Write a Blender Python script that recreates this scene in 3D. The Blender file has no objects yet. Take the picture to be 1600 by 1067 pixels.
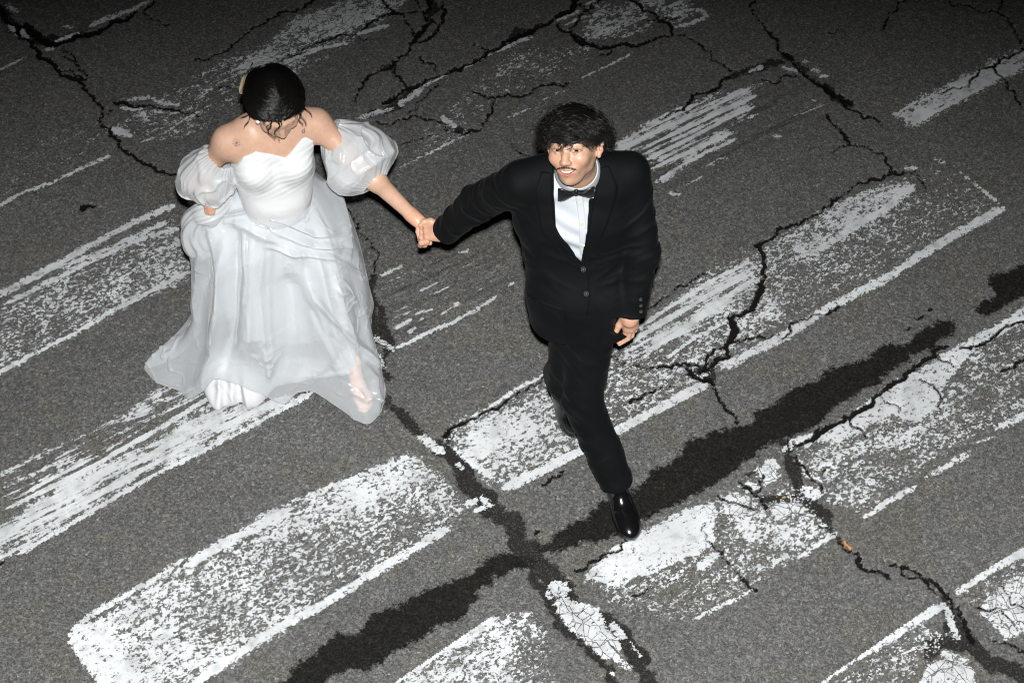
import bpy, bmesh, math, random
import numpy as np
from mathutils import Vector, Matrix

# ---------------------------------------------------------------- camera, sky, light, exposure
PITCH = math.radians(51.0)          # looking down from a footbridge
CAM_H = 6.37
FOC = 3280.0 / 1600.0               # focal length in picture widths
CAM = np.array([0.0, -CAM_H / math.tan(PITCH), CAM_H])
FWD = np.array([0.0, math.cos(PITCH), -math.sin(PITCH)])
UPV = np.array([0.0, math.sin(PITCH), math.cos(PITCH)])
RGT = np.array([1.0, 0.0, 0.0])
scene = bpy.context.scene
col = scene.collection
cd = bpy.data.cameras.new("camera"); cam = bpy.data.objects.new("camera", cd); col.objects.link(cam)
cd.sensor_width = 36.0; cd.lens = 36.0 * FOC; cd.clip_start = 0.1; cd.clip_end = 2000.0
cam.location = CAM; cam.rotation_euler = (math.pi / 2 - PITCH, 0, 0)
scene.camera = cam

world = bpy.data.worlds.new("World"); scene.world = world; world.use_nodes = True
_n = world.node_tree.nodes; _bg = _n["Background"]
_sky = _n.new("ShaderNodeTexSky"); _sky.sky_type = 'NISHITA'; _sky.sun_disc = False
_sky.sun_elevation = math.radians(-4.0); _sky.sun_rotation = math.radians(200)
world.node_tree.links.new(_sky.outputs[0], _bg.inputs[0]); _bg.inputs[1].default_value = 0.12

# night: the one light is the photographer's flash head on the footbridge, just above the lens
fl = bpy.data.lights.new("flash_head", 'SPOT'); flo = bpy.data.objects.new("flash_head", fl); col.objects.link(flo)
FLASH_POS = CAM + UPV * 0.17 - FWD * 0.02 + RGT * 0.015
flo.location = FLASH_POS
fl.energy = 5200.0; fl.shadow_soft_size = 0.045; fl.color = (1.0, 0.995, 0.985)
fl.spot_size = math.radians(43); flo.scale = (2.0, 1.0, 1.0); fl.spot_blend = 1.0
_aim = Vector((0.12, -1.45, 0.0)) - Vector(FLASH_POS)
flo.rotation_euler = _aim.to_track_quat('-Z', 'Y').to_euler()

scene.view_settings.view_transform = 'Standard'; scene.view_settings.look = 'None'
scene.view_settings.exposure = 0.0; scene.view_settings.gamma = 1.0
scene.view_settings.use_curve_mapping = False
scene.cycles.use_denoising = True
scene.cycles.use_adaptive_sampling = True; scene.cycles.adaptive_threshold = 0.015
scene.cycles.pixel_filter_type = 'BLACKMAN_HARRIS'; scene.cycles.filter_width = 1.1
scene.cycles.max_bounces = 6; scene.cycles.diffuse_bounces = 2; scene.cycles.glossy_bounces = 2; scene.cycles.transparent_max_bounces = 24
scene.cycles.sample_clamp_indirect = 4.0

def P(x, y, z=0.0):
    """point of the place seen at picture position x, y (1600 x 1067) at height z"""
    d = FWD + RGT * (x - 800.0) / (FOC * 1600) - UPV * (y - 533.5) / (FOC * 1600)
    return CAM + d * ((z - CAM[2]) / d[2])
def S(q):
    v = np.asarray(q, float) - CAM
    w = v @ FWD
    return 800 + FOC * 1600 * (v @ RGT) / w, 533.5 - FOC * 1600 * (v @ UPV) / w

# ---------------------------------------------------------------- small helpers
_rng = np.random.default_rng(7)
_LAT = _rng.random((256, 256)).astype(np.float32)
_LAT3 = _rng.random((64, 64, 64)).astype(np.float32)
def vnoise(x, y, s=0):
    x = np.asarray(x, np.float32) + s * 17.31; y = np.asarray(y, np.float32) + s * 9.77
    xi = np.floor(x).astype(int); yi = np.floor(y).astype(int)
    fx = x - xi; fy = y - yi; fx = fx * fx * (3 - 2 * fx); fy = fy * fy * (3 - 2 * fy)
    a = _LAT[xi & 255, yi & 255]; b = _LAT[(xi + 1) & 255, yi & 255]
    c = _LAT[xi & 255, (yi + 1) & 255]; d = _LAT[(xi + 1) & 255, (yi + 1) & 255]
    return (a * (1 - fx) + b * fx) * (1 - fy) + (c * (1 - fx) + d * fx) * fy
def fbm(x, y, o=3, s=0):
    r = 0; a = 1.0; t = 0
    for i in range(o):
        r = r + a * vnoise(x * 2 ** i, y * 2 ** i, s + i * 3); t += a; a *= 0.5
    return r / t - 0.5
def vnoise3(p, s=0):
    p = np.asarray(p, np.float32) + s * 11.7
    i = np.floor(p).astype(int); f = p - i; f = f * f * (3 - 2 * f)
    r = 0
    for dx in (0, 1):
        for dy in (0, 1):
            for dz in (0, 1):
                w = (f[..., 0] if dx else 1 - f[..., 0]) * (f[..., 1] if dy else 1 - f[..., 1]) * (f[..., 2] if dz else 1 - f[..., 2])
                r = r + w * _LAT3[(i[..., 0] + dx) & 63, (i[..., 1] + dy) & 63, (i[..., 2] + dz) & 63]
    return r
def fbm3(p, o=3, s=0):
    r = 0; a = 1.0; t = 0
    for i in range(o):
        r = r + a * vnoise3(np.asarray(p) * 2 ** i, s + i); t += a; a *= 0.5
    return r / t - 0.5
def parse(s): return [tuple(float(v) for v in q.split(',')) for q in s.split()]
def sstep(a, b, x):
    t = np.clip((x - a) / (b - a), 0, 1); return t * t * (3 - 2 * t)

def mesh_obj(name, verts, faces, mat, parent=None, smooth=True, attrs=None):
    verts = np.ascontiguousarray(verts, np.float32)
    me = bpy.data.meshes.new(name)
    if isinstance(faces, np.ndarray):
        k = faces.shape[1]; nf = len(faces)
        me.vertices.add(len(verts)); me.vertices.foreach_set("co", verts.ravel())
        me.loops.add(nf * k); me.loops.foreach_set("vertex_index", faces.astype(np.int32).ravel())
        me.polygons.add(nf); me.polygons.foreach_set("loop_start", np.arange(0, nf * k, k, dtype=np.int32))
        try: me.polygons.foreach_set("loop_total", np.full(nf, k, np.int32))
        except Exception: pass
        me.update(calc_edges=True)
    else:
        me.from_pydata([tuple(v) for v in verts], [], [tuple(f) for f in faces]); me.update()
    if smooth:
        me.polygons.foreach_set("use_smooth", np.ones(len(me.polygons), bool))
    for k, v in (attrs or {}).items():
        v = np.asarray(v, np.float32)
        if v.ndim == 1:
            a = me.attributes.new(k, 'FLOAT', 'POINT'); a.data.foreach_set("value", v.ravel())
        else:
            a = me.attributes.new(k, 'FLOAT_COLOR', 'POINT')
            if v.shape[1] == 3: v = np.concatenate([v, np.ones((len(v), 1), np.float32)], 1)
            a.data.foreach_set("color", np.ascontiguousarray(v).ravel())
    me.materials.append(mat)
    o = bpy.data.objects.new(name, me); col.objects.link(o)
    if parent is not None: o.parent = parent
    return o
def put(o, parent):
    """parent without moving it"""
    o.parent = parent; o.matrix_parent_inverse = parent.matrix_world.inverted(); return o
def thing(name, label, cat, loc, group=None):
    o = bpy.data.objects.new(name, None); col.objects.link(o); o.location = loc
    o.empty_display_size = 0.1; o["label"] = label; o["category"] = cat
    if group: o["group"] = group
    bpy.context.view_layer.update()
    return o
def grid_faces(nu, nv, wrap_u=False, wrap_v=False):
    iu = np.arange(nu if wrap_u else nu - 1); iv = np.arange(nv if wrap_v else nv - 1)
    a, b = np.meshgrid(iu, iv, indexing='ij'); a = a.ravel(); b = b.ravel()
    a2 = (a + 1) % nu; b2 = (b + 1) % nv
    return np.stack([a * nv + b, a2 * nv + b, a2 * nv + b2, a * nv + b2], 1)

class NT:
    """terse node building"""
    def __init__(s, name):
        s.m = bpy.data.materials.new(name); s.m.use_nodes = True
        s.t = s.m.node_tree; s.bsdf = s.t.nodes["Principled BSDF"]; s.out = s.t.nodes["Material Output"]
    def n(s, typ, ins=None, **kw):
        d = s.t.nodes.new(typ)
        for k, v in kw.items(): setattr(d, k, v)
        for k, v in (ins or {}).items(): s.link(v, d.inputs[k])
        return d
    def link(s, v, sock):
        if isinstance(v, bpy.types.NodeSocket): s.t.links.new(v, sock)
        elif isinstance(v, bpy.types.Node): s.t.links.new(v.outputs[0], sock)
        else:
            if hasattr(sock.default_value, '__len__') and isinstance(v, (tuple, list)) and len(v) == 3 and len(sock.default_value) == 4: v = (*v, 1)
            sock.default_value = v
    def set(s, **kw):
        for k, v in kw.items(): s.link(v, s.bsdf.inputs[k.replace('_', ' ')])
    def math(s, op, a, b=0.0, c=0.0, clamp=False):
        return s.n("ShaderNodeMath", {0: a, 1: b, 2: c}, operation=op, use_clamp=clamp).outputs[0]
    def attr(s, name, colr=False):
        d = s.n("ShaderNodeAttribute", attribute_name=name); return d.outputs[0 if colr else 2]
    def noise(s, scale, detail=2.0, vec=None, rough=0.5, dist=0.0):
        ins = {"Scale": scale, "Detail": detail, "Roughness": rough, "Distortion": dist}
        if vec is not None: ins["Vector"] = vec
        return s.n("ShaderNodeTexNoise", ins).outputs[0]
    def vor(s, scale, vec=None, feature='F1', rnd=1.0):
        ins = {"Scale": scale, "Randomness": rnd}
        if vec is not None: ins["Vector"] = vec
        return s.n("ShaderNodeTexVoronoi", ins, feature=feature)
    def ramp(s, x, a, b, lo=0.0, hi=1.0, smooth=False):
        d = s.n("ShaderNodeMapRange", {0: x, 1: a, 2: b, 3: lo, 4: hi}, interpolation_type='SMOOTHSTEP' if smooth else 'LINEAR')
        return d.outputs[0]
    def mix(s, f, a, b, blend='MIX'):
        d = s.n("ShaderNodeMix", data_type='RGBA', blend_type=blend)
        s.link(f, d.inputs[0]); s.link(a, d.inputs[6]); s.link(b, d.inputs[7]); return d.outputs[2]
    def pos(s): return s.n("ShaderNodeNewGeometry").outputs["Position"]
    def mapping(s, vec, rot=(0, 0, 0), scale=(1, 1, 1)):
        return s.n("ShaderNodeMapping", {0: vec, 2: rot, 3: scale}).outputs[0]
    def bump(s, h, strength=0.3, dist=0.01, normal=None):
        ins = {"Strength": strength, "Distance": dist, "Height": h}
        if normal is not None: ins["Normal"] = normal
        return s.n("ShaderNodeBump", ins).outputs[0]
# ---------------------------------------------------------------- the road: one sheet, fine where the view lies
XS = np.arange(-2.95, 2.951, 0.0062); YS = np.arange(-1.72, 2.55, 0.0062)
XF = np.concatenate([[-900, -300, -100, -30, -12, -6, -4, -3.2], XS, [3.2, 4, 6, 12, 30, 100, 300, 900]])
YF = np.concatenate([[-900, -300, -100, -30, -12, -5, -2.6, -1.9], YS, [2.8, 3.6, 6, 12, 30, 100, 300, 900]])
GX, GY = np.meshgrid(XF, YF, indexing='ij')
GX = GX.astype(np.float32); GY = GY.astype(np.float32)
NX, NY = len(XF), len(YF)
M_PX = 1.0 / 400.0

def G2(pts):
    return np.array([P(x, y, 0.0)[:2] for x, y in pts])
def jag(pts, amp, rng, it=3):
    """fractal midpoint displacement: cracks are never straight"""
    pts = np.array(pts, float)
    for k in range(it):
        mid = (pts[:-1] + pts[1:]) / 2; d = pts[1:] - pts[:-1]
        L = np.linalg.norm(d, axis=1, keepdims=True)
        nrm = np.stack([-d[:, 1], d[:, 0]], 1) / np.maximum(L, 1e-6)
        mid = mid + nrm * rng.normal(0, 1, (len(mid), 1)) * np.minimum(amp, L * 0.16)
        o = np.empty((len(pts) + len(mid), 2)); o[0::2] = pts; o[1::2] = mid; pts = o
    return pts
def box_idx(lo, hi):
    i0, i1 = np.searchsorted(XF, [lo[0], hi[0]]); j0, j1 = np.searchsorted(YF, [lo[1], hi[1]])
    return slice(max(i0 - 1, 0), min(i1 + 1, NX)), slice(max(j0 - 1, 0), min(j1 + 1, NY))
def stroke_field(F, pts, w0, w1, val, op, soft, jit=0.0, prof=None):
    """F = op(F, val * falloff) along a polyline; half widths in metres"""
    pts = np.asarray(pts)
    n = len(pts)
    ws = np.linspace(w0, w1, n)
    if prof is not None: ws = ws * prof
    for k in range(max(n - 1, 1)):
        a = pts[k]; b = pts[min(k + 1, n - 1)]
        w = max(ws[k], ws[min(k + 1, n - 1)]) + soft * 2 + 0.02
        sl = box_idx(np.minimum(a, b) - w, np.maximum(a, b) + w)
        x = GX[sl]; y = GY[sl]
        if x.size == 0: continue
        d = b - a; L2 = max(d @ d, 1e-12)
        t = np.clip(((x - a[0]) * d[0] + (y - a[1]) * d[1]) / L2, 0, 1)
        dist = np.hypot(x - a[0] - t * d[0], y - a[1] - t * d[1])
        half = ws[k] + t * (ws[min(k + 1, n - 1)] - ws[k])
        if jit: half = half * (1 + jit * WOB[sl])
        sd = half - dist                                   # positive inside
        if op == 'sd': F[sl] = np.maximum(F[sl], sd)
        else:
            v = val * sstep(-soft, soft, sd)
            F[sl] = np.maximum(F[sl], v) if op == 'max' else F[sl] * (1 - v)
def poly_sd(pts, pad=0.12):
    pts = np.asarray(pts)
    sl = box_idx(pts.min(0) - pad, pts.max(0) + pad)
    x = GX[sl]; y = GY[sl]
    ins = np.zeros(x.shape, bool); dist = np.full(x.shape, 9.0, np.float32)
    for k in range(len(pts)):
        a = pts[k]; b = pts[(k + 1) % len(pts)]; d = b - a
        c = ((a[1] > y) != (b[1] > y))
        if c.any():
            with np.errstate(divide='ignore', invalid='ignore'):
                ins ^= c & (x < d[0] * (y - a[1]) / (d[1] if d[1] else 1e-9) + a[0])
        t = np.clip(((x - a[0]) * d[0] + (y - a[1]) * d[1]) / max(d @ d, 1e-12), 0, 1)
        dist = np.minimum(dist, np.hypot(x - a[0] - t * d[0], y - a[1] - t * d[1]))
    return sl, np.where(ins, dist, -dist)

WOB = (fbm(GX * 14, GY * 14, 3, 2) * 2.4).astype(np.float32)
WOB2 = (fbm(GX * 45, GY * 45, 3, 5) * 2.0).astype(np.float32)
crack_rng = np.random.default_rng(11)
CRK = np.full(GX.shape, -0.5, np.float32)     # open cracks and one painted shadow line: signed distance, + inside
TAR = np.full(GX.shape, -0.5, np.float32)     # bitumen and fines washed into wide joints
WET = np.full(GX.shape, -0.5, np.float32)
COV = np.zeros(GX.shape, np.float32)          # how much paint is left
STK = np.zeros(GX.shape, np.float32)          # ploughed, streaky wear
MOS = np.zeros(GX.shape, np.float32)          # paint broken into little plates
GRV = np.zeros(GX.shape, np.float32)          # plough grooves in the bare asphalt

CRACKS_SHADOW = [  # cracks and one shadow line; width in picture units, then points
 (9,5,"0,8 8,30 30,60 60,80 83,100 105,118 125,125 133,140 150,158 162,180 158,195 172,212 198,238 215,250 240,262 275,272"),
 (13,6,"40,40 60,55 75,68 100,65 120,55 160,45 200,28 225,20 240,3"),(3,2,"225,22 250,33 275,37"),
 (3,3,"95,75 100,88 120,95 125,110 133,125"),(3,3,"83,100 90,108 120,118 133,125"),(3,3,"100,72 112,84 118,98"),
 (9,3,"183,160 200,163 240,167 280,172 310,182"),(3,3,"150,158 165,157 185,165"),(3,3,"165,185 180,172"),(3,2,"340,137 368,138"),
 (3,6,"300,95 350,80 375,60 395,45 410,38 450,18 480,5 500,-6"),
 (4,4,"450,85 480,72 510,62 530,55 555,54 572,62"),(5,6,"565,46 580,35 610,22 635,19 662,20"),(5,4,"588,-6 605,10 622,22"),
 (9,7,"665,-6 670,15 662,22 665,40 660,48 650,60 648,65 640,75 620,95 608,105"),(6,5,"702,-6 695,20 693,33 683,45 672,58 655,66"),
 (4,4,"648,-4 655,12 662,22"),(3,3,"632,22 636,36 645,50 647,62"),(4,3,"683,45 676,34 668,28"),
 (5,4,"610,105 590,110 575,118 567,130 560,145 558,162"),(4,4,"612,106 625,120 632,132 640,137"),(3,3,"655,88 675,97 682,110 688,117"),
 (10,8,"905,-6 898,8 870,25 845,40 815,55 800,62 780,75 760,85 740,98 720,110 690,117 660,130 640,138 620,150 600,160"),
 (4,4,"590,190 620,186 640,184 665,187 690,192 720,205"),(3,3,"738,70 755,75 765,76"),
 (4,4,"740,143 755,148 772,153 790,148 800,150 820,148 835,137 855,132 880,135 888,129"),(4,5,"773,155 770,172 760,190 750,203 730,207"),
 (3,3,"640,175 650,165 670,145 685,130"),(2,2,"618,228 640,222 680,210"),(2,2,"800,225 815,240 835,250"),
 (9,6,"868,33 880,48 893,53 900,62 910,70 940,75 960,72 985,70 1005,68 1025,60 1050,55"),(5,4,"908,70 900,55 898,40 905,30 915,15 930,5 950,-4"),
 (5,5,"970,-4 1000,8 1020,20 1028,30 1045,35 1050,45 1050,55"),(3,3,"1010,30 1030,32 1060,28"),(4,4,"905,5 915,15 925,22"),(3,3,"938,86 956,80"),
 (3,3,"1058,55 1085,65 1110,80 1122,97 1135,105 1145,115"),(3,6,"1175,-5 1176,15 1185,28 1195,43 1205,52 1215,70 1225,82"),
 (10,9,"1225,82 1240,98 1258,118 1275,130 1295,142 1315,155 1330,160"),(6,4,"1322,160 1322,168 1345,178 1360,182 1372,190 1378,198"),
 (8,3,"1140,120 1125,130 1100,145 1075,160 1050,175 1030,187"),(5,5,"1190,124 1245,118"),
 (4,5,"1294,177 1295,187 1308,200 1320,210 1328,225 1345,228 1360,232 1372,240 1385,245 1390,258 1392,268"),(4,2,"1328,227 1310,230 1298,237"),
 (3,4,"1440,-4 1403,5 1400,18 1388,22 1385,38 1378,47"),(2,2,"1310,45 1295,52"),
 (3,4,"1480,-4 1490,10 1515,10 1528,18 1560,18 1575,28 1580,40 1590,55 1594,68"),(6,4,"1570,-4 1562,14"),
 (5,3,"1604,76 1575,92 1550,105 1520,122 1490,137 1472,146"),(3,4,"1553,107 1560,118 1575,130 1585,142 1590,158 1600,166"),
 (4,4,"1392,268 1420,270 1433,272 1440,283 1448,292 1448,300"),(5,5,"1430,268 1395,270 1370,280 1350,287 1325,300 1300,320 1270,335 1240,350 1215,365 1190,380 1180,383"),
 (6,9,"1180,383 1190,392 1193,405 1191,425 1187,445 1185,460"),(8,5,"1185,460 1178,475 1165,487 1150,492 1142,500"),(12,10,"1142,497 1145,510 1140,530 1135,545"),
 (7,7,"1135,545 1120,560 1105,575 1095,580"),(4,3,"1142,533 1190,525 1210,522"),(3,3,"1100,427 1080,440 1060,447 1045,458 1030,470 1010,482 990,500"),
 (4,3,"1310,478 1285,492 1260,500 1235,515 1222,530"),(4,6,"935,548 960,555 980,568 1020,573 1050,573 1085,570 1100,572"),
 (6,8,"1072,575 1085,588 1108,592"),(5,5,"1100,572 1105,555 1120,545 1135,540"),(5,4,"1113,590 1115,605 1125,625 1135,640 1150,658 1154,664"),(5,2,"985,630 1020,612 1048,603"),  # last stroke is a shadow line, painted dark and cut like a crack
 (2,3,"540,325 552,345 555,360 570,370 580,380 590,400 586,415 583,430"),(5,5,"695,680 715,665 735,655 760,642 790,625 800,618 830,600 865,578"),
 (4,5,"848,757 865,745 880,735"),(5,3,"898,890 920,880 945,865 970,850 992,842"),(3,5,"1102,818 1103,845 1120,860 1150,890 1160,905 1182,922"),(5,3,"990,930 1010,920"),
 (5,5,"1230,685 1245,720 1262,740 1280,755 1285,770"),(5,5,"1155,752 1175,768 1190,785 1195,795"),(4,4,"1122,775 1150,785 1180,796"),(4,4,"1192,742 1190,762 1180,772 1160,763"),
 (6,5,"1310,845 1318,855 1330,862 1340,878 1350,887 1365,890 1385,897 1390,902"),(5,4,"1393,883 1408,885 1420,888 1435,895 1440,900"),(3,3,"1408,887 1410,898 1425,903 1437,900"),
 (6,8,"1440,900 1455,905 1465,915 1475,925 1485,945 1500,960 1510,980 1520,1000"),(3,4,"1443,905 1450,918 1472,930"),(3,4,"1545,995 1560,1003 1585,1008 1604,1020"),
 (8,7,"1480,540 1450,560 1420,580 1390,600 1365,622 1320,650 1290,670 1270,685 1240,690"),
 (3,3,"1465,560 1485,568 1490,574"),(4,3,"1437,593 1460,607 1470,620 1470,640"),(3,3,"1375,620 1395,632 1405,645"),(3,3,"1315,650 1330,665 1345,670 1355,685"),
 (4,4,"1500,544 1530,540 1545,533 1560,520 1580,510 1604,503"),(5,5,"1565,580 1580,575 1604,563"),(4,3,"1285,740 1297,730"),
 (3,3,"1525,948 1545,955 1575,965 1590,985"),(3,3,"1560,915 1580,945 1600,950"),(3,2,"960,835 1000,815 1040,800"),
 (10,4,"130,325 150,320"),(7,7,"1452,484 1458,482"),(6,5,"1416,514 1424,510"),(3,3,"1430,497 1442,492"),(8,4,"835,833 842,828"),(4,3,"0,880 6,876"),
]
TARS = [
 (20,16,"-4,14 20,45 40,50"),(16,14,"45,48 70,62 100,62 125,55"),(16,12,"677,-4 680,12 668,30"),(14,12,"640,142 628,160 605,172 580,178"),(16,10,"612,102 600,108"),
 (16,8,"800,62 830,48 850,40 870,33"),(14,10,"712,202 730,208"),(12,20,"1140,120 1170,112 1195,103"),(24,10,"1205,98 1225,98"),(14,9,"1225,84 1258,118 1300,147 1330,165"),
 (10,14,"583,430 578,445 582,460 590,475 595,490 598,510 600,530 606,548"),(18,22,"572,445 580,475 584,505 588,530"),(8,10,"606,548 600,570 607,590"),
 (10,20,"605,622 620,640 645,665 665,685 690,702"),(22,30,"690,702 730,740 760,775 790,810 815,850 835,875"),(14,5,"700,685 705,668"),(20,9,"830,868 855,855 885,842"),
 (28,20,"835,875 852,892 872,912 890,932"),(18,24,"890,932 905,950 930,967 955,978 975,992 985,1010 1000,1040 1020,1072"),
 (14,12,"838,885 845,915 858,940 870,960 885,980 905,1005 930,1025 955,1045 966,1072"),(7,7,"792,832 800,855 815,868"),(26,22,"1104,582 1110,588"),(10,10,"1078,582 1100,590"),
 (14,20,"1222,688 1235,720 1245,745 1258,770 1268,788"),(14,10,"1195,780 1215,776 1245,778 1265,790"),(16,9,"1268,788 1285,810 1298,828 1312,846"),(8,4,"1170,740 1190,738"),
 (14,26,"1478,930 1490,960 1505,990 1525,1012"),(26,14,"1500,1008 1465,1000 1460,1018"),(24,22,"1525,1010 1560,1035 1604,1058"),(8,8,"1450,1028 1458,1016"),
]
WETS = [
 "790,860 755,870 735,895 700,905 670,915 650,930 635,935 632,945 610,950 575,965 560,985 530,990 510,1005 500,1015 470,1030 445,1055 410,1075 515,1075 550,1045 580,1046 600,1035 620,1020 640,1015 645,1000 670,990 685,978 700,975 720,970 735,950 750,925 770,915 780,900 800,898 835,888 840,872",
 "825,852 850,845 880,825 925,800 955,780 1000,755 1015,735 1040,725 1065,705 1075,690 1100,680 1120,670 1150,665 1175,655 1180,640 1200,632 1230,610 1245,603 1275,590 1290,575 1305,572 1340,560 1355,555 1380,540 1400,535 1420,530 1450,510 1470,500 1490,503 1492,515 1480,530 1465,540 1440,550 1420,565 1390,582 1375,600 1345,618 1320,632 1300,645 1280,660 1250,680 1220,690 1200,702 1180,716 1150,735 1120,755 1090,770 1060,785 1030,802 1000,822 985,805 960,838 945,845 920,850 890,860 860,868",
 "1610,410 1580,420 1545,430 1548,450 1555,460 1535,470 1520,480 1528,490 1540,497 1560,487 1580,475 1610,460",
 "1290,572 1305,570 1310,578 1292,582",
]
for w0, w1, s in CRACKS_SHADOW:
    stroke_field(CRK, jag(G2(parse(s)), 0.016, crack_rng, 4), w0 * M_PX / 2 * .84, w1 * M_PX / 2 * .84, 1, 'sd', 0, 0.75)
for w0, w1, s in TARS:
    stroke_field(TAR, jag(G2(parse(s)), 0.016, crack_rng, 4), w0 * M_PX / 2 * 1.05, w1 * M_PX / 2 * 1.05, 1, 'sd', 0, 0.7)
for s in WETS:
    sl, sd = poly_sd(G2([(x - 150, y + 90) if y >= 1075 else ((x + 90, y - 48) if x >= 1604 else (x, y)) for x, y in parse(s)])); WET[sl] = np.maximum(WET[sl], sd)
WET += WOB * 0.016 + WOB2 * 0.016 - .003; WET = np.clip(WET, -0.5, 0.5)

# paint: regions (value) first, then brushed bands; (value, streaky, "polygon")
FILLS = [
 (.24,.3,"165,205 330,100 600,-5 650,-5 600,40 300,215 215,225"),(.74,.5,"370,108 470,20 560,-5 570,40 480,72 400,112"),(.07,.2,"0,240 100,190 200,180 160,240 0,322"),
 (.5,.3,"560,-5 640,-5 610,25 560,40"),
 (.30,.1,"0,470 270,345 290,370 300,435 0,580"),(.40,.1,"150,430 280,370 300,420 180,475"),
 (.32,.9,"0,720 60,700 150,655 250,605 330,590 330,625 130,745 0,800"),(.74,.9,"0,868 0,800 130,742 250,675 330,625 420,620 492,613 370,680 240,745 120,815 30,866"),
 (.50,.25,"106,990 160,957 290,876 400,803 560,738 640,704 695,745 725,795 702,826 560,912 430,1000 330,1062 215,1132 196,1118"),(.70,.3,"110,988 160,960 215,945 270,985 250,1100 190,1112"),(.91,.2,"103,990 140,968 172,985 215,1060 232,1100 200,1122"),
 (.36,.2,"270,960 300,905 400,872 520,862 650,795 690,802 640,850 500,930 380,992 300,1030"),(.75,.3,"400,830 560,750 650,712 690,745 560,800 430,850"),
 (.42,.2,"692,672 800,612 860,575 940,530 1000,495 1080,440 1180,385 1250,350 1330,300 1420,275 1440,300 1400,370 1300,440 1130,578 1100,595 950,680 790,765 760,755 720,705 697,690"),
 (.68,.35,"700,690 800,632 870,600 900,650 820,690 750,722"),(.70,.9,"955,545 1050,472 1170,405 1180,440 1100,515 1000,565"),(.55,.2,"1040,560 1180,480 1260,430 1280,455 1180,520 1080,575"),
 (.5,.5,"1195,400 1330,303 1425,275 1435,300 1330,362 1240,405"),(.27,.2,"1220,430 1330,360 1450,290 1560,312 1500,352 1350,440 1220,512"),(.10,.2,"1440,255 1480,250 1560,312 1500,330 1430,300"),
 (.62,1,"935,240 1040,172 1170,132 1190,150 1150,205 1060,272 1030,302 1020,250"),(.22,1,"1030,300 1150,215 1240,175 1200,215 1110,275 1040,310"),(.12,1,"1170,150 1300,125 1290,175 1180,200"),
 (.10,1,"590,430 800,390 810,440 620,545"),(.18,.3,"690,180 800,80 920,70 930,95 850,130 720,190"),(.16,.3,"640,250 660,190 790,190 840,170 760,205"),
 (.38,.6,"905,60 920,5 1010,5 1020,40 1000,60 930,65"),(.5,.5,"980,-5 1080,-5 1085,30 1050,40 1020,15"),
 (.72,.6,"1393,181 1425,158 1455,145 1604,66 1640,50 1640,100 1604,115 1570,127 1480,170 1432,205"),
 (.30,.2,"1232,697 1245,687 1290,667 1360,622 1604,474 1640,455 1640,630 1604,650 1490,700 1350,800 1290,790 1262,740"),
 (.90,.1,"1245,692 1290,670 1360,625 1420,588 1470,555 1604,477 1640,458 1640,480 1560,525 1520,550 1475,600 1470,640 1430,660 1390,650 1350,672 1310,690"),(.62,.2,"1260,710 1330,690 1420,670 1470,640 1480,600 1530,560 1540,600 1440,690 1330,720 1290,760"),
 (.22,.2,"905,897 960,852 1070,792 1130,772 1170,735 1240,745 1305,836 1250,872 1185,918 1080,970 1000,952 940,937"),
 (.90,.2,"908,903 935,880 960,855 1080,792 1120,782 1118,850 1085,868 1040,890 960,918"),(.60,.2,"1125,785 1190,790 1245,780 1302,832 1250,862 1160,850"),(.55,.2,"910,905 960,918 1040,890 1100,870 1060,910 960,935"),(.35,.2,"930,940 1000,925 1080,935 1110,955 1080,972"),
 (.98,.0,"866,940 880,933 918,945 935,952 945,975 972,1010 968,1038 940,1025 900,992 872,965"),(.98,0,"1180,735 1205,715 1212,720 1220,752 1195,760"),(.98,0,"1150,758 1182,752 1190,765 1165,772"),(.95,0,"1120,775 1150,768 1180,780 1160,800 1125,800"),(.95,0,"1200,790 1245,782 1258,796 1215,812"),
 (.55,.3,"603,1075 660,1035 720,1000 775,966 830,955 850,990 850,1075"),(.16,.1,"800,980 860,990 870,1075 810,1075"),
 (.30,.2,"1290,1075 1440,975 1485,990 1470,1015 1400,1075"),(.97,0,"1436,1075 1448,1040 1470,1030 1520,1043 1530,1075"),(.97,0,"1470,1018 1482,1015 1512,1030 1505,1040 1475,1032"),
 (.22,.2,"1500,925 1604,862 1640,845 1640,1060 1604,1035 1540,985"),(.90,.1,"1528,950 1560,915 1604,898 1640,890 1640,980 1604,1005 1570,1000 1545,970"),
]
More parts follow.
